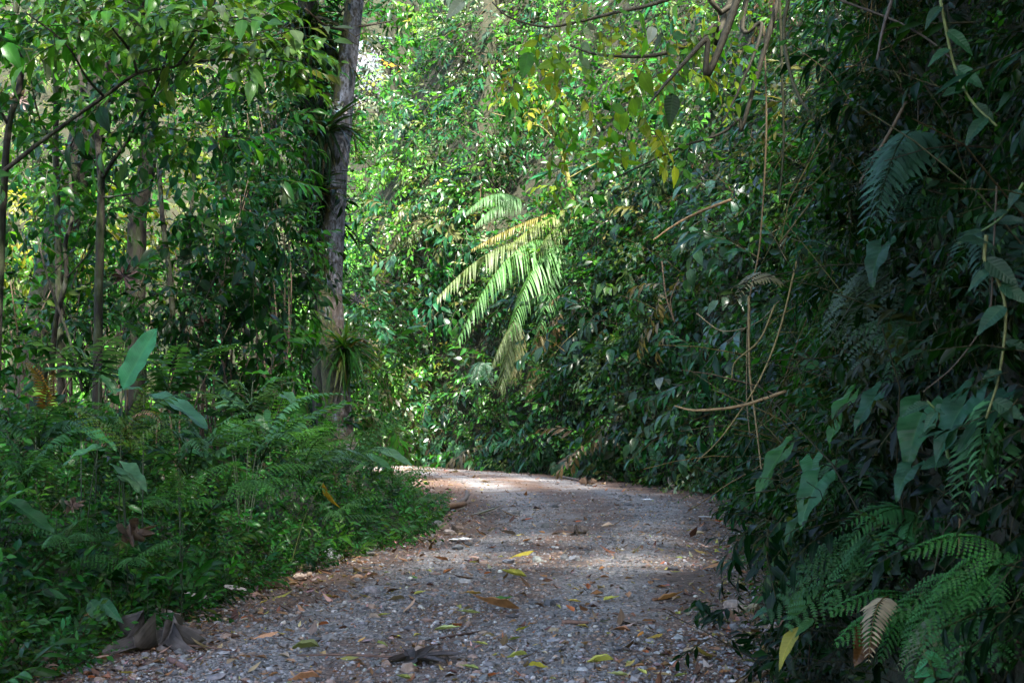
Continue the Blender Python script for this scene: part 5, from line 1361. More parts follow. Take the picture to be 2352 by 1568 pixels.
def hanging_fern(label, root, tips, group='ferns on the bank'):
    root = np.asarray(root, float)
    e = empty('fern', root, label, 'fern', group)
    for t, plen, col, arch in tips:
        link('frond', hang_frond_mesh(root, t, plen, arch=arch), e, color=col)
    return e

def bank_fern(label, root, tips, L, color, meshes, face=(-0.2, -0.7, 0.7), group='ferns on the bank'):
    e = empty('fern', root, label, 'fern', group)
    for i, (t, c) in enumerate(tips): put('frond', meshes[i % len(meshes)], e, root, t, c if c is not None else np.array(color) * random.uniform(0.8, 1.25), face, root)
    return e
D0 = hit(1290, 575)[1] - 0.9
LG1 = (0.07, 0.17, 0.05); LG2 = (0.055, 0.14, 0.045); OL = (0.08, 0.11, 0.045)
hanging_fern('great bright green tree fern hanging from the middle of the far bank', P(1298, 560, D0), [(P(1050, 790, D0 - 2.1), 0.95, LG1, 0.22), (P(1170, 770, D0 - 1.8), 1.05, LG1, 0.2), (P(1000, 690, D0 - 1.5), 0.85, OL, 0.16), (P(1370, 640, D0 - 1.0), 0.8, OL, 0.22), (P(1240, 760, D0 - 1.6), 0.9, LG2, 0.12)])
hanging_fern('yellowish feathery fern above the great bright fern', P(1345, 470, D0 + 0.2), [(P(1165, 570, D0 - 0.9), 0.6, (0.09, 0.12, 0.03), 0.08), (P(1230, 580, D0 - 0.9), 0.7, (0.08, 0.12, 0.03), 0.08), (P(1080, 575, D0 - 0.5), 0.4, (0.12, 0.11, 0.03), 0.05)])
hanging_fern('pale arching frond left of the yellowish fern', P(1205, 465, D0 + 0.1), [(P(1070, 490, D0 - 0.8), 0.5, (0.07, 0.15, 0.06), 0.2), (P(1090, 520, D0 - 0.7), 0.5, (0.06, 0.13, 0.05), 0.15)])
hanging_fern('dull olive drooping fern below the great bright fern', P(1190, 730, D0 - 0.6), [(P(1148, 900, D0 - 1.2), 0.7, OL, 0.1), (P(1180, 880, D0 - 1.2), 0.6, (0.13, 0.13, 0.06), 0.05), (P(1130, 840, D0 - 1.0), 0.6, OL, 0.12)])
hanging_fern('brownish drooping fern right of the dull olive fern', P(1245, 735, D0 - 0.6), [(P(1212, 920, D0 - 1.1), 0.6, (0.14, 0.12, 0.055), 0.08), (P(1235, 890, D0 - 1.1), 0.6, OL, 0.04), (P(1262, 850, D0 - 0.9), 0.6, (0.15, 0.13, 0.06), 0.08)])
hanging_fern('dry curled fern right of the great bright fern', P(1350, 560, D0 - 0.2), [(P(1372, 640, D0 - 0.8), 0.5, OL, 0.2), (P(1400, 600, D0 - 0.7), 0.5, (0.13, 0.13, 0.06), 0.25)])
bank_fern('dark ladder fern on the far bank left of the olive fern', P(1110, 830, D0 - 0.3), [(P(1075, 885, D0 - 0.9), FB), (P(1095, 900, D0 - 0.9), FB), (P(1130, 890, D0 - 0.9), FB)], 1, FB, FRS)
bank_fern('dark blue-green ladder ferns at mid height of the far bank', P(1440, 830, D0 - 0.8), [(P(1360, 970, D0 - 1.5), FB), (P(1400, 960, D0 - 1.4), FB), (P(1320, 930, D0 - 1.4), FB)], 1, FB, FRS)
dS = hit(985, 455)[1] - 0.6
hanging_fern('long pale hanging fern strands left of the far bank bushes', P(985, 455, dS), [(P(932, 560, dS - 0.8), 0.7, (0.14, 0.18, 0.08), 0.05), (P(950, 540, dS - 0.7), 0.7, (0.13, 0.17, 0.08), 0.05)])
dS = hit(950, 800)[1] - 0.5
hanging_fern('thin grey-green hanging fern strands at the left of the far bank', P(955, 790, dS), [(P(932, 900, dS - 0.5), 0.6, (0.12, 0.14, 0.08), 0.04), (P(946, 880, dS - 0.5), 0.6, OL, 0.04)])
# near right ferns
for lab, root, tips, c, me in [
    ('soft grey-green fern mass in the dark of the right bank', (2090, 640, 7.2), [(1900, 790, 6.4), (1930, 720, 6.4), (1990, 850, 6.2), (2040, 830, 6.2), (1960, 660, 6.5), (2080, 800, 6.2)], (0.04, 0.065, 0.04), FR),
    ('drooping fern fronds high on the dark right bank', (2140, 330, 7), [(2010, 470, 6.2), (2060, 520, 6.2), (1990, 400, 6.4), (2120, 480, 6.2)], (0.016, 0.05, 0.028), FR),
    ('narrow ladder fern arching down beside the long dark arum leaf', (2150, 340, 6.4), [(1985, 560, 5.8), (2010, 520, 5.8)], (0.03, 0.08, 0.055), FRS),
    ('fern spreading over the road edge at lower right', (2060, 1230, 6.2), [(1790, 1370, 6.0), (1840, 1300, 5.9), (1810, 1440, 5.9), (1900, 1400, 5.7), (1950, 1300, 5.7), (1750, 1420, 6.2)], (0.035, 0.11, 0.04), FR),
    ('feathery dark fern in the bottom right corner', (2280, 1330, 4.9), [(2080, 1480, 4.5), (2130, 1540, 4.4), (2210, 1560, 4.3), (2050, 1420, 4.6), (2300, 1530, 4.3), (2150, 1400, 4.5)], (0.03, 0.11, 0.03), FR),
    ('ladder fern climbing at the right picture edge', (2330, 960, 5.2), [(2200, 1190, 4.7), (2240, 1140, 4.6), (2290, 1120, 4.6), (2180, 1140, 4.8)], (0.04, 0.12, 0.045), FRS),
    ('pale withered fern frond in the dark at lower right', (2040, 1370, 5.4), [(1995, 1520, 5.1)], (0.22, 0.18, 0.12), FRS),
    ('grey-green frond tip at the bottom of the right bank', (2190, 1430, 4.8), [(2090, 1560, 4.5), (2060, 1540, 4.6)], (0.1, 0.13, 0.08), FRS),
    ('small fern under the long arum leaves at the right', (1960, 1080, 6.8), [(1860, 1160, 6.4), (1900, 1190, 6.3), (1990, 1160, 6.2)], (0.03, 0.1, 0.03), FRS),
    ('dim fern in the upper right darkness', (2300, 560, 5.4), [(2180, 640, 5.0), (2250, 700, 4.9), (2330, 680, 4.9)], (0.03, 0.07, 0.05), FRS),
    ('pale dried frond sticking out of the right tangle', (1790, 655, 9.5), [(1690, 690, 9.0)], (0.22, 0.21, 0.14), FRS)]:
    bank_fern(lab, P(*root), [(P(*t), None) for t in tips], 1, c, me, (-0.4, -0.75, 0.5))

for lab, x, y, n, L, col, me in [
    ('green fern low on the right bank just right of the yellow-tipped leaf', 1900, 1480, 6, 0.42, (0.03, 0.12, 0.03), FR),
    ('fern tuft beside the withered frond at lower right', 2120, 1380, 6, 0.42, (0.03, 0.13, 0.03), FR),
    ('small bright fern at the right picture edge, low down', 2310, 1260, 5, 0.36, (0.035, 0.14, 0.03), FR),
    ('ladder fern just under the large heart-shaped leaf', 2120, 1190, 6, 0.4, (0.025, 0.1, 0.03), FRS),
    ('soft fern right of the bluish arrow-shaped leaf', 2010, 1090, 6, 0.42, (0.03, 0.1, 0.035), FR),
    ('feathery fern left of the grey-green fern mass', 1850, 800, 6, 0.55, (0.04, 0.1, 0.04), FR),
    ('ladder fern above the grey-green fern mass', 2000, 560, 6, 0.5, (0.03, 0.085, 0.035), FRS),
    ('feathery fern below the drooping dark arum leaf', 2140, 760, 6, 0.45, (0.03, 0.085, 0.035), FR),
    ('fern deep in the shade left of the curling leafy stem', 2210, 480, 5, 0.42, (0.022, 0.065, 0.03), FR),
    ('hanging fern beside the looping mossy vine', 1880, 420, 6, 0.55, (0.03, 0.085, 0.035), FR),
    ('small fern between the tan stick and the long arum blades', 1810, 960, 6, 0.5, (0.035, 0.11, 0.035), FR),
    ('fern at the road edge under the drooping arum blade', 1760, 1290, 6, 0.5, (0.04, 0.13, 0.035), FR)]:
    r0 = hit(x, y, 0.42)
    tp = []
    for k in range(n):
        aa = -2.9 + 2.4 * (k + random.uniform(0.1, 0.9)) / n
        dv = unit(np.array([math.cos(aa) * 0.7 - 0.45, -0.45, 0.55 * math.sin(aa) + 0.15]))
        tp.append((r0 + dv * L * random.uniform(0.75, 1.15), None))
    bank_fern(lab, r0, tp, 1, col, me, (-0.4, -0.6, 0.7))

def barum(label, leaves, root=None, **k):
    b0 = P(*leaves[0][1]); r = np.array([b0[0] + 0.5, b0[1] + 0.4, b0[2] - 0.35]) if root is None else np.asarray(root)
    return arum(label, r, leaves, 'arum plants on the right bank', **k)
RF = (-0.65, -0.6, 0.5)
barum('long narrow green arum blade pointing up at the right road edge', [(AR[3], (1975, 880, 6.4), (1868, 1040, 6.1), (0.0217, 0.108, 0.0155), (-0.9, -0.4, 0.1))])
barum('long arum blade drooping left over the road edge', [(AR[3], (1830, 1000, 6.6), (1697, 1165, 6.4), (0.0248, 0.108, 0.0186), (-0.9, -0.4, 0.1))])
barum('bluish arrow-shaped leaf beside the long green blade', [(AR[3], (2040, 875, 6.0), (1935, 1000, 5.8), (0.016, 0.075, 0.035), RF)])
barum('large green heart-shaped leaf in the right shade', [(AR[0], (2135, 905, 5.6), (2060, 1090, 5.3), (0.0217, 0.1008, 0.031), (-0.6, -0.75, 0.2)), (AR[1], (2110, 1055, 5.5), (2038, 1140, 5.2), (0.0248, 0.0864, 0.0434), RF)])
barum('glossy arrow-shaped leaf hanging below the long blades', [(AR[1], (1900, 1070, 6.2), (1812, 1220, 5.9), (0.0248, 0.108, 0.0434), (-0.6, -0.7, 0.3)), (AR[2], (1870, 1040, 6.4), (1855, 1120, 6.1), (0.0248, 0.1152, 0.0372), RF), (AR[3], (1850, 1180, 6.3), (1775, 1270, 6.1), AD, RF)])
barum('blue-tinted long leaves at the right picture edge', [(AR[3], (2255, 870, 5.0), (2110, 1080, 4.7), (0.014, 0.07, 0.034), RF), (LG[0], (2330, 890, 4.9), (2225, 960, 4.7), (0.012, 0.06, 0.036), RF)], back=0.1)
barum('dark drooping arum leaf high in the right shade', [(AR[1], (2040, 540, 6.2), (1978, 660, 5.9), (0.0124, 0.0576, 0.0248), RF)])
barum('pale heart-shaped leaf low in the right shade', [(AR[2], (1945, 1340, 5.8), (2040, 1310, 5.5), (0.0434, 0.108, 0.062), UP)])
barum('broad leaf pair glowing green at the lower right edge', [(LG[0], (1760, 1400, 6.4), (1830, 1360, 6.2), (0.0372, 0.108, 0.0434), RF), (LG[2], (1810, 1410, 6.2), (1900, 1320, 6.0), (0.0372, 0.1224, 0.0124), RF), (LG[1], (1770, 1395, 6.3), (1720, 1410, 6.2), AB, RF)], back=0.0)
barum('yellow-tipped leaf hanging over the bottom right litter', [(LG[1], (1835, 1440, 6.0), (1765, 1530, 5.8), (0.26, 0.24, 0.03), RF), (LG[0], (1870, 1420, 5.9), (1815, 1460, 5.8), (0.031, 0.108, 0.0248), RF)], back=0.0)
barum('large rusty dead leaf in the dark of the bottom right', [(AR[2], (2000, 1440, 5.5), (1960, 1540, 5.3), (0.09, 0.04, 0.015), FRONT)])
# leafy climbing stems in the dark
def climber(label, pts, leaves, r=0.008, col=GREENSTEM, lc=(0.02, 0.06, 0.03), ln=70, name='climber'):
    p = px_path(pts); base = p[0].copy(); e = empty(name, base, label, 'climber', 'climbers and vines on the right bank')
    q = spline(p, 24)
    t = tube(q - base, np.linspace(r, r * 0.6, 24), 5, 0.2); link('stem', to_mesh('stem', t.V, t.F, None, None, M['twig']), e, color=col)
    for i in range(leaves):
        k = int((i + 0.6) / leaves * 23); a = q[k]; s = 1 if i % 2 else -1
        L = ln * a[1] / FPX * random.uniform(0.75, 1.2)
        d = unit(np.array([s * 0.8 + random.uniform(-.3, .3), -0.4, random.uniform(-0.8, 0.1)]))
        put('leaf', random.choice(LG), e, a, a + d * L, np.array(lc) * random.uniform(0.7, 1.4), (-0.4, -0.7, 0.6), base)
    return e
climber('leafy climbing stem in the upper right darkness', [(2160, 0, 5.2), (2175, 80, 5.2), (2195, 160, 5.2), (2230, 230, 5.1), (2290, 290, 5.0)], 7, 0.007, (0.09, 0.11, 0.03), (0.018, 0.06, 0.028), 90)
climber('leafy stem curling down at the right picture edge', [(2265, 540, 4.6), (2262, 600, 4.6), (2290, 640, 4.6), (2310, 720, 4.6), (2295, 860, 4.6), (2265, 960, 4.6)], 8, 0.007, (0.09, 0.1, 0.03), (0.018, 0.055, 0.032), 100)
climber('leafy shoot in front of the bluish leaves at lower right', [(2180, 1060, 5.0), (2160, 960, 5.0), (2130, 920, 5.0)], 7, 0.007, GREENSTEM, (0.02, 0.06, 0.034), 80)
climber('slim leafy shoot in the shade of the right bank', [(2350, 420, 4.6), (2300, 500, 4.7), (2200, 560, 5.0)], 6, 0.005, GREENSTEM, (0.018, 0.05, 0.03), 70)
climber('small-leaved creeper at the bottom right corner', [(2150, 1560, 4.6), (2140, 1530, 4.5), (2120, 1490, 4.5)], 6, 0.005, GREENSTEM, (0.03, 0.14, 0.06), 48)

# vines and bare sticks on the right
VN = [('mossy dark vine looping down the dark right bank', [(1815, -20, 8.4), (1800, 80, 8.4), (1825, 200, 8.3), (1870, 270, 8.2), (1930, 330, 8.1), (2030, 370, 8.0)], 0.012, (0.045, 0.045, 0.015)),
      ('broken grey stick hanging from the top right', [(2055, -20, 6), (2030, 60, 6), (2014, 140, 6)], 0.008, (0.09, 0.07, 0.055)),
      ('straight brown rod slanting in the upper right dark', [(2100, 200, 6.8), (2040, 310, 6.7), (1975, 420, 6.6)], 0.009, (0.09, 0.06, 0.03)),
      ('dark brown liana crossing the upper right', [(1900, -10, 6.5), (2080, 60, 6.3), (2200, 150, 6.1), (2352, 330, 5.9)], 0.006, (0.05, 0.035, 0.02)),
      ('bare tan stick jutting left from the right tangle', [(1805, 898, 8.6), (1700, 932, 8.7), (1600, 942, 8.8), (1550, 932, 8.9)], 0.01, (0.3, 0.19, 0.08)),
      ('thin straw-coloured stick on the upper right bank', [(1680, 458, 13), (1600, 490, 13), (1545, 520, 13), (1500, 552, 13)], 0.014, (0.32, 0.2, 0.09)),
      ('thin hanging vine right of the yellow leaves', [(1755, 60, 10), (1760, 300, 10), (1745, 560, 10), (1720, 700, 10), (1715, 900, 9.8), (1722, 1000, 9.6)], 0.007, (0.16, 0.11, 0.05)),
      ('straw vine falling steeply to the road edge', [(1830, 600, 8.8), (1790, 760, 8.8), (1740, 880, 8.8), (1660, 1000, 8.9), (1600, 1060, 9.2)], 0.006, (0.28, 0.2, 0.07)),
      ('upright thin dry vine near the tan stick', [(1720, 680, 9.2), (1722, 850, 9.2), (1735, 960, 9.1), (1755, 1130, 8.8)], 0.008, (0.24, 0.17, 0.07)),
      ('bent yellow vine crossing behind the tan stick', [(1780, 700, 9), (1745, 780, 9), (1690, 830, 9.2), (1680, 870, 9.2)], 0.007, (0.24, 0.18, 0.06)),
      ('slack vine sagging above the tan stick', [(1600, 720, 10.5), (1660, 760, 10.2), (1740, 740, 9.8), (1790, 690, 9.4)], 0.005, (0.2, 0.15, 0.07)),
      ('tangled hanging rootlets on the far bank right of the great fern', [(1520, 600, 22), (1530, 680, 21.8), (1550, 740, 21.7), (1540, 690, 21.6), (1560, 640, 21.6)], 0.012, (0.24, 0.15, 0.08)),
      ('thin orange root hanging at lower right', [(2205, 1190, 5), (2200, 1300, 5), (2175, 1440, 5)], 0.004, (0.14, 0.07, 0.02)),
      ('long fine tendril down the dark right bank', [(2290, 420, 5), (2280, 600, 5), (2270, 720, 5), (2200, 830, 5), (2120, 900, 5)], 0.004, (0.06, 0.04, 0.02)),
      ('short dead twig in the bottom right ferns', [(2200, 1400, 4.9), (2205, 1460, 4.9), (2210, 1520, 4.9)], 0.008, (0.24, 0.17, 0.1)),
      ('bare twig at the bottom right picture edge', [(2290, 1460, 4.5), (2330, 1470, 4.5), (2360, 1480, 4.5)], 0.008, (0.16, 0.1, 0.06)),
      ('dark upright vine left of the looping mossy vine', [(1790, -20, 9.5), (1796, 150, 9.5), (1800, 330, 9.4), (1790, 460, 9.4)], 0.01, (0.05, 0.05, 0.015)),
      ('slender diagonal vine rising through the right tangle', [(1790, 560, 9.4), (1900, 420, 9.2), (2000, 330, 9), (2080, 220, 8.8)], 0.006, (0.13, 0.1, 0.03))]
for lab, pts, r, c in VN:
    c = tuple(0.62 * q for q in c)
    p = px_path(pts); b = p[0].copy()
    o = link('vine' if 'stick' not in lab and 'twig' not in lab and 'rod' not in lab else 'bare_stick', twig_mesh('vine', p - b, (r, r * 0.85, r * 0.55), 6, M['twig'], 30, 0.3), None, loc=tuple(b), color=c)
    tag(o, lab, 'vine' if 'vine' in lab or 'liana' in lab or 'root' in lab or 'tendril' in lab else 'stick')
# fine dead stems in the sunlit part of the tangle: too many to count
B = []
seg = join([tube(np.array([[0, 0, 0], [0.02, 0.35, 0.03], [-0.02, 0.7, 0.0], [0.03, 1, -0.06]]), [0.006, 0.005, 0.004, 0.003], 3, cap=False)])
seg.S[:] = 0
pos, out, bump = bank_points(480, 7, 15, pmax=0.28, outmax=0.5)
m = len(pos)
B = [(seg, pos, frames(rng.normal(size=(m, 3)) * np.array([0.5, 0.5, 0.8]) + np.array([-0.1, 0, -0.5]), UPV), rng.uniform(0.4, 1.1, m), cols(m, [(0.14, 0.1, 0.035), (0.08, 0.06, 0.025), (0.05, 0.05, 0.015)], [2, 2, 2]))]
pos, out, bump = bank_points(300, 3, 8, pmax=0.4, outmax=0.4); m = len(pos)
B += [(seg, pos, frames(rng.normal(size=(m, 3)) * np.array([0.6, 0.6, 0.8]) + np.array([-0.1, 0, -0.3]), UPV), rng.uniform(0.4, 0.9, m), cols(m, [(0.04, 0.03, 0.014), (0.025, 0.025, 0.01)], [1, 2]))]
pos, out, bump = bank_points(700, 15, 40, pmax=0.6, outmax=0.5); m = len(pos)
B += [(seg, pos, frames(rng.normal(size=(m, 3)) * np.array([0.6, 0.6, 0.8]) + np.array([-0.1, 0, -0.3]), UPV), rng.uniform(0.7, 1.8, m), cols(m, [(0.2, 0.14, 0.06), (0.1, 0.07, 0.03), (0.05, 0.04, 0.02)], [1, 2, 2]))]
stuff('dry_stems', B, M['litter'], 'fine dry stems and tendrils tangled through the right bank', 'stems')

# shrubs on the far bank
for lab, x, y, off, rx, ry, th, n, sp, S, pal, w, dn in [
    ('drooping shrub with long grey-green leaves on the far bank', 1480, 850, 0.8, 75, 80, 0.5, 26, SP_G, 0.85, [(0.05, 0.09, 0.06), BLUE, MID], [3, 1, 1], 0.9),
    ('grey-leaved shrub right above the foot of the far bank', 1590, 930, 0.7, 80, 90, 0.5, 26, SP_G, 0.75, [(0.06, 0.1, 0.07), BLUE], [2, 1], 0.9),
    ('bluish large-leaved bush left of the great bright fern', 1040, 640, 0.7, 75, 60, 0.6, 30, SP_G, 0.75, [(0.05, 0.1, 0.06), BLUE, MID], [2, 2, 1], 0.3),
    ('leafy bush at the upper middle of the far bank', 1480, 430, 0.7, 110, 90, 0.7, 70, SP_O, 0.7, [MID, BLUE, PALE], [2, 2, 1], 0.4),
    ('pale sunlit bush on the right shoulder of the far bank', 1600, 330, 0.8, 90, 80, 0.8, 60, SP_L, 0.7, [BRIGHT, PALE, MID], [2, 2, 1], 0.5),
    ('dark glossy bush hanging at the top centre', 1070, 130, 0.8, 80, 130, 0.9, 110, SP_2, 0.6, [DEEP, MID], [2, 1], 0.3),
    ('dark leafy mass below the top centre bush', 1120, 330, 0.8, 120, 80, 0.8, 120, SP_2, 0.6, [DEEP, MID, BLUE], [2, 1, 1], 0.2),
    ('bright bush on the left shoulder of the far bank', 960, 330, 0.9, 90, 110, 1.0, 110, SP_2, 0.65, [BRIGHT, MID, PALE], [3, 1, 1], 0.2),
    ('bright bush at the top left of the far hillside', 940, 120, 0.9, 70, 90, 1.0, 90, SP_2, 0.65, [BRIGHT, YEL, PALE], [3, 1, 1], 0.2),
    ('dark-green bush beside the drooping grey-green shrub', 1360, 780, 0.6, 70, 70, 0.5, 50, SP_O, 0.55, [DEEP, MID], [2, 2], 0.4),
    ('light green bush below the small mossy trunk', 1420, 640, 0.6, 80, 70, 0.5, 50, SP_O, 0.6, [MID, BRIGHT, BLUE], [2, 1, 1], 0.4)]:
    h = hit(x, y); d = h[1] - off
    shrub(lab, x, y, d, rx, ry, th, n, sp, S, pal, w, 'waxy', group='shrubs on the far bank', down=dn, root=h)

# arums in a row along the foot of the far bank
ordn = ['first', 'second', 'third', 'fourth', 'fifth', 'sixth', 'seventh', 'eighth', 'ninth', 'tenth', 'eleventh', 'twelfth', 'thirteenth']
for i in range(13):
    x = 985 + i * 54 + random.uniform(-12, 12); y = np.interp(x, [950, 1200, 1400, 1650], [1045, 1062, 1075, 1085]) - random.uniform(0, 40)
    h = hit(x, y + 20, 0.2); lv = []
    for k in range(6):
        bx, by = x + random.uniform(-26, 26), y + random.uniform(-34, 20); d = h[1] - random.uniform(0.1, 0.6)
        ln = random.uniform(28, 46)
        lv.append((AR[random.randrange(3)], (bx, by, d), (bx + random.uniform(-16, 10), by + ln, d - 0.25), np.array([0.045, 0.12, 0.06]) * random.uniform(0.7, 1.4), (-0.2, -0.85, 0.45)))
    arum(f'heart-leaved plant at the foot of the far bank, {ordn[i]} from the left', h, lv, 'heart-leaved plants at the foot of the far bank', r=0.02)

# small leaning trunk on the far bank
dT = hit(1335, 545)[1] - 0.3
tree('mossy_sapling', 'thin moss-covered trunk leaning out of the far bank', [('trunk', [(1345, 570, dT), (1335, 520, dT - .1), (1318, 470, dT - .2), (1305, 410, dT - .3), (1290, 350, dT - .3), (1265, 290, dT - .3), (1240, 220, dT - .2)], (0.075, 0.065, 0.05, 0.03)),
     ('branch', [(1305, 410, dT - .3), (1360, 380, dT - .5), (1480, 320, dT - .8)], (0.02, 0.01)), ('branch', [(1290, 350, dT - .3), (1240, 290, dT - .6), (1130, 260, dT - 1)], (0.025, 0.01))], M['bark_moss'],
     crown_batch([(1240, 210, dT - .3, 90, 70, 0.7, 60), (1300, 440, dT - 1.2, 40, 60, 0.4, 18)], SP_O, 0.6, [MID, YEL, BRIGHT], [2, 1, 1], down=0.5))
# the pale trunk further back on the bank
dT = hit(1450, 440)[1] - 0.2
tree('pale_sapling', 'short pale trunk half hidden in leaves on the far bank', [('trunk', [(1452, 450, dT), (1450, 400, dT), (1446, 340, dT), (1440, 240, dT)], (0.06, 0.05, 0.03))], M['bark_dark'],
     crown_batch([(1440, 200, dT - .4, 100, 60, 0.7, 50)], SP_O, 0.6, [MID, BRIGHT], [2, 1], down=0.3))

# the tree whose yellow-green branches hang in from the top
def overhang():
    base = np.array([3.9, 9.6, float(height(np.array([3.9]), np.array([9.6]))[0]) - 0.1])
    e = empty('overhanging_tree', base, 'tree on the near right bank with yellow-green branches hanging in from the top', 'tree')
    top = base + np.array([-0.6, -0.1, 3.2])
    link('trunk', twig_mesh('trunk', [np.zeros(3), np.array([-0.2, 0, 1.6]), top - base, top - base + np.array([-0.3, -0.2, 3.0])], (0.16, 0.13, 0.1, 0.06), 12, M['bark_dark']), e)
    for pts, r in [([(1750, -120, 9.6), (1600, -30, 9.5), (1500, 10, 9.4), (1410, 30, 9.3), (1330, 50, 9.2), (1250, 62, 9.1), (1170, 40, 9.0), (1130, 5, 9.0)], (0.016, 0.012, 0.008, 0.005)),
                   ([(1700, -60, 9.8), (1640, 60, 9.6), (1560, 110, 9.4), (1480, 130, 9.3), (1370, 125, 9.2), (1310, 105, 9.2)], (0.02, 0.012, 0.006)),
                   ([(1690, 10, 9.0), (1620, 90, 8.9), (1540, 180, 8.8), (1490, 240, 8.8)], (0.022, 0.014, 0.006)),
                   ([(1760, 100, 9.6), (1690, 280, 9.6), (1560, 340, 9.6), (1410, 410, 9.7)], (0.014, 0.009, 0.005)),
                   ([(1740, -100, 9.6), (1750, 60, 9.5), (1700, 200, 9.3), (1650, 300, 9.2)], (0.016, 0.01, 0.005))]:
        p = px_path(pts)
        p = np.vstack([top[None], p]) 
        link('branch', twig_mesh('branch', p - base, (0.035,) + r, 6, M['twig'], 40), e, color=(0.03, 0.026, 0.014))
    cb = crown_batch([(1250, 110, 9.1, 130, 60, 0.4, 20), (1420, 60, 9.3, 130, 70, 0.4, 22), (1540, 110, 9.2, 90, 100, 0.4, 22), (1600, 240, 9.3, 90, 100, 0.4, 22), (1450, 270, 9.5, 120, 60, 0.4, 14), (1660, 60, 9.3, 70, 90, 0.4, 20), (1300, 230, 9.2, 60, 60, 0.3, 6), (1350, 330, 9.6, 80, 60, 0.3, 7)],
                     SP_G, 0.21, [YEL * 1.5, (0.14, 0.28, 0.02), BRIGHT * 1.4, PALE], [3, 3, 2, 0.7], down=1.3)
    up = crown_batch([(1620, -240, 9.4, 300, 110, 1.0, 60)], SP_G, 0.3, [BRIGHT, YEL, MID], [2, 1, 2], down=0.5)
    link('crown', bulk_mesh('crown', cb + up, M['thin'], base), e)
overhang()
# one big dark leaf and a pale leaf close by
for lab, b, t, c in [('single dark hanging leaf silhouetted at the upper right', (1545, 215, 8), (1540, 285, 7.9), (0.008, 0.03, 0.006)), ('single large green leaf hanging at the top centre', (1215, 120, 8.2), (1200, 178, 8.1), (0.03, 0.13, 0.01)), ('pale grey-white leaf at the top right of centre', (1500, 62, 8.6), (1492, 95, 8.5), (0.3, 0.33, 0.27)), ('narrow pale leaf blade at the top centre', (1065, 0, 8.6), (1026, 38, 8.5), (0.2, 0.24, 0.18))]:
    o = put('hanging_leaf', LG[0], None, P(*b), P(*t), np.array(c), (0.1, -0.95, 0.3)); tag(o, lab, 'leaf')

# far pale cecropia in the gap
pc = P(838, 200, 70); base = np.array([pc[0], pc[1], height(pc[0:1], pc[1:2])[0]])
e = empty('silver_leaved_tree', base, 'distant tree with drooping silver-white leaves in the gap beside the white trunk', 'tree')
link('trunk', twig_mesh('trunk', [np.zeros(3), (pc - base) * 0.5, pc - base + np.array([0, 0, 2])], (0.1, 0.08, 0.05), 8, M['bark_dark']), e)
cb = crown_batch([(838, 140, 70, 30, 60, 1.4, 90), (828, 190, 70, 24, 36, 1.2, 60)], [sprig_t(9, 1, LEAF_L, 0.5, 70, 0.5)], 0.85, [(0.15, 0.17, 0.17), (0.1, 0.13, 0.12)], [2, 1], 0.15, down=0.8)
link('crown', bulk_mesh('crown', cb, M['litter'], base), e)

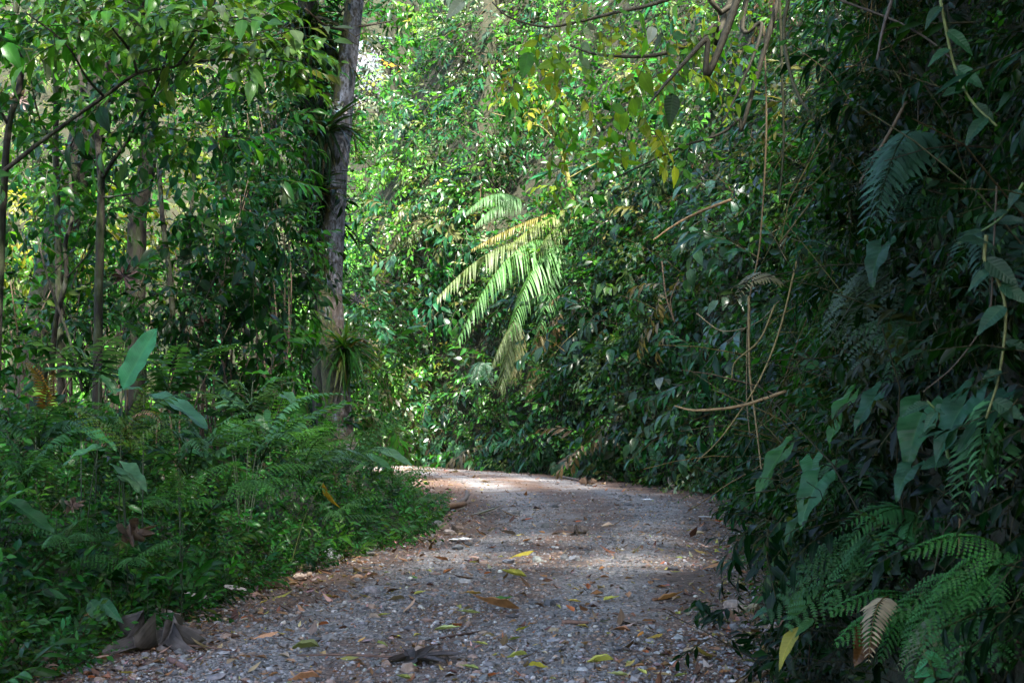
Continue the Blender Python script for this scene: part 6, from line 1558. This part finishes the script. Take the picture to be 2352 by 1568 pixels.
# ------------------------------------------------------------------ trees above the road, out of frame, added to shade the foreground
def shade_tree(label, x, y, h, r, n, lean, leafs=0.9, trunk=0.22):
    b = np.array([x, y, float(height(np.array([x]), np.array([y]))[0]) - 0.1])
    e = empty('shade_tree', b, label, 'tree', 'trees added to shade the road')
    link('trunk', twig_mesh('trunk', [np.zeros(3), np.array([lean * 0.3, 0.1, h * 0.5]), np.array([lean, 0, h])], (trunk, trunk * 0.8, trunk * 0.4), 10, M['bark_dark']), e)
    key = len(SLOPE) % 2
    if len(SLOPE) < 2:
        n = 760
        v = unit(rng.normal(size=(n, 3))) * rng.random((n, 1)) ** 0.45 * np.array([4, 4, 2.8])
        bt = split(SP_2, v, frames(v + rng.normal(size=(n, 3)) * 1.6, UPV + 0.3 * rng.normal(size=(n, 3))), 0.95 * np.exp(0.2 * rng.normal(size=n)), cols(n, [MID, BRIGHT, DEEP], [2, 1, 2]))
        SLOPE.append((bulk_mesh('crown', bt, M['leaf']), v))
        me, v = SLOPE[-1]
    else:
        SLOPE.append(None); me, v = SLOPE[key]
    for i in range(7):
        a = v[i] * 0.8 * r / 4
        link('branch', twig_mesh('branch', [np.array([lean * 0.5, 0.06, h * 0.65]), np.array([lean * 0.8, 0, h * 0.85]) + a * 0.5, np.array([lean, 0, h]) + a], (trunk * 0.4, 0.03), 6, M['bark_dark']), e)
    o = link('crown', me, e, loc=(lean, 0, h)); o.scale = (r / 4,) * 3
SLOPE = []
ST = [('slanting tree added for shade over the verge just before the white trunk', -6.0, 16.6, 12.2, 2.8, 0, 5.0), ('tall leafy tree added for shade on the slope behind the camera', 5.0, -8, 9, 4.5, 800, -3), ('spreading tree added for shade on the slope right of the camera', 4.6, -3, 7.5, 4.2, 800, -2.5),
      ('leafy tree added for shade on the slope just above the dark right bank', 4.6, -1.2, 6.5, 3.0, 600, -1.2), ('tree added for shade on the slope above the middle of the right bank', 6.5, 13, 7.5, 3.6, 650, -1.5),
      ('tree added for shade, reaching over the road from the slope before the bend', 7.5, 20, 7.0, 3.6, 600, -3.2), ('big tree added for shade on the left of the road behind the camera', -5.5, -3, 11, 4.6, 800, 2),
      ('high tree added for shade, leaning over the road from the left verge', -6.0, 8.5, 11.5, 4.2, 0, 4.6), ('high tree added for shade, arching over the road just behind the camera', -5.0, -1.6, 11.0, 4.2, 0, 4.2),
      ('leaning tree added for shade above the dark near bank', 3.4, 1.6, 4.2, 2.3, 0, -0.6), ('tree added for shade, reaching from the slope over the middle of the road', 6.5, 9.8, 7.5, 3.4, 0, -3.0), ('slim tree added for shade on the slope above the overhanging branch', 6.5, 4.4, 5.5, 3.1, 0, -2.2), ('tree with a small crown added for shade on the slope above the right tangle', 6.5, 8.5, 5.5, 2.9, 0, -1.2)]
for lab, x, y, h, r, n, lean in ST: shade_tree(lab, x, y, h, r, n, lean)
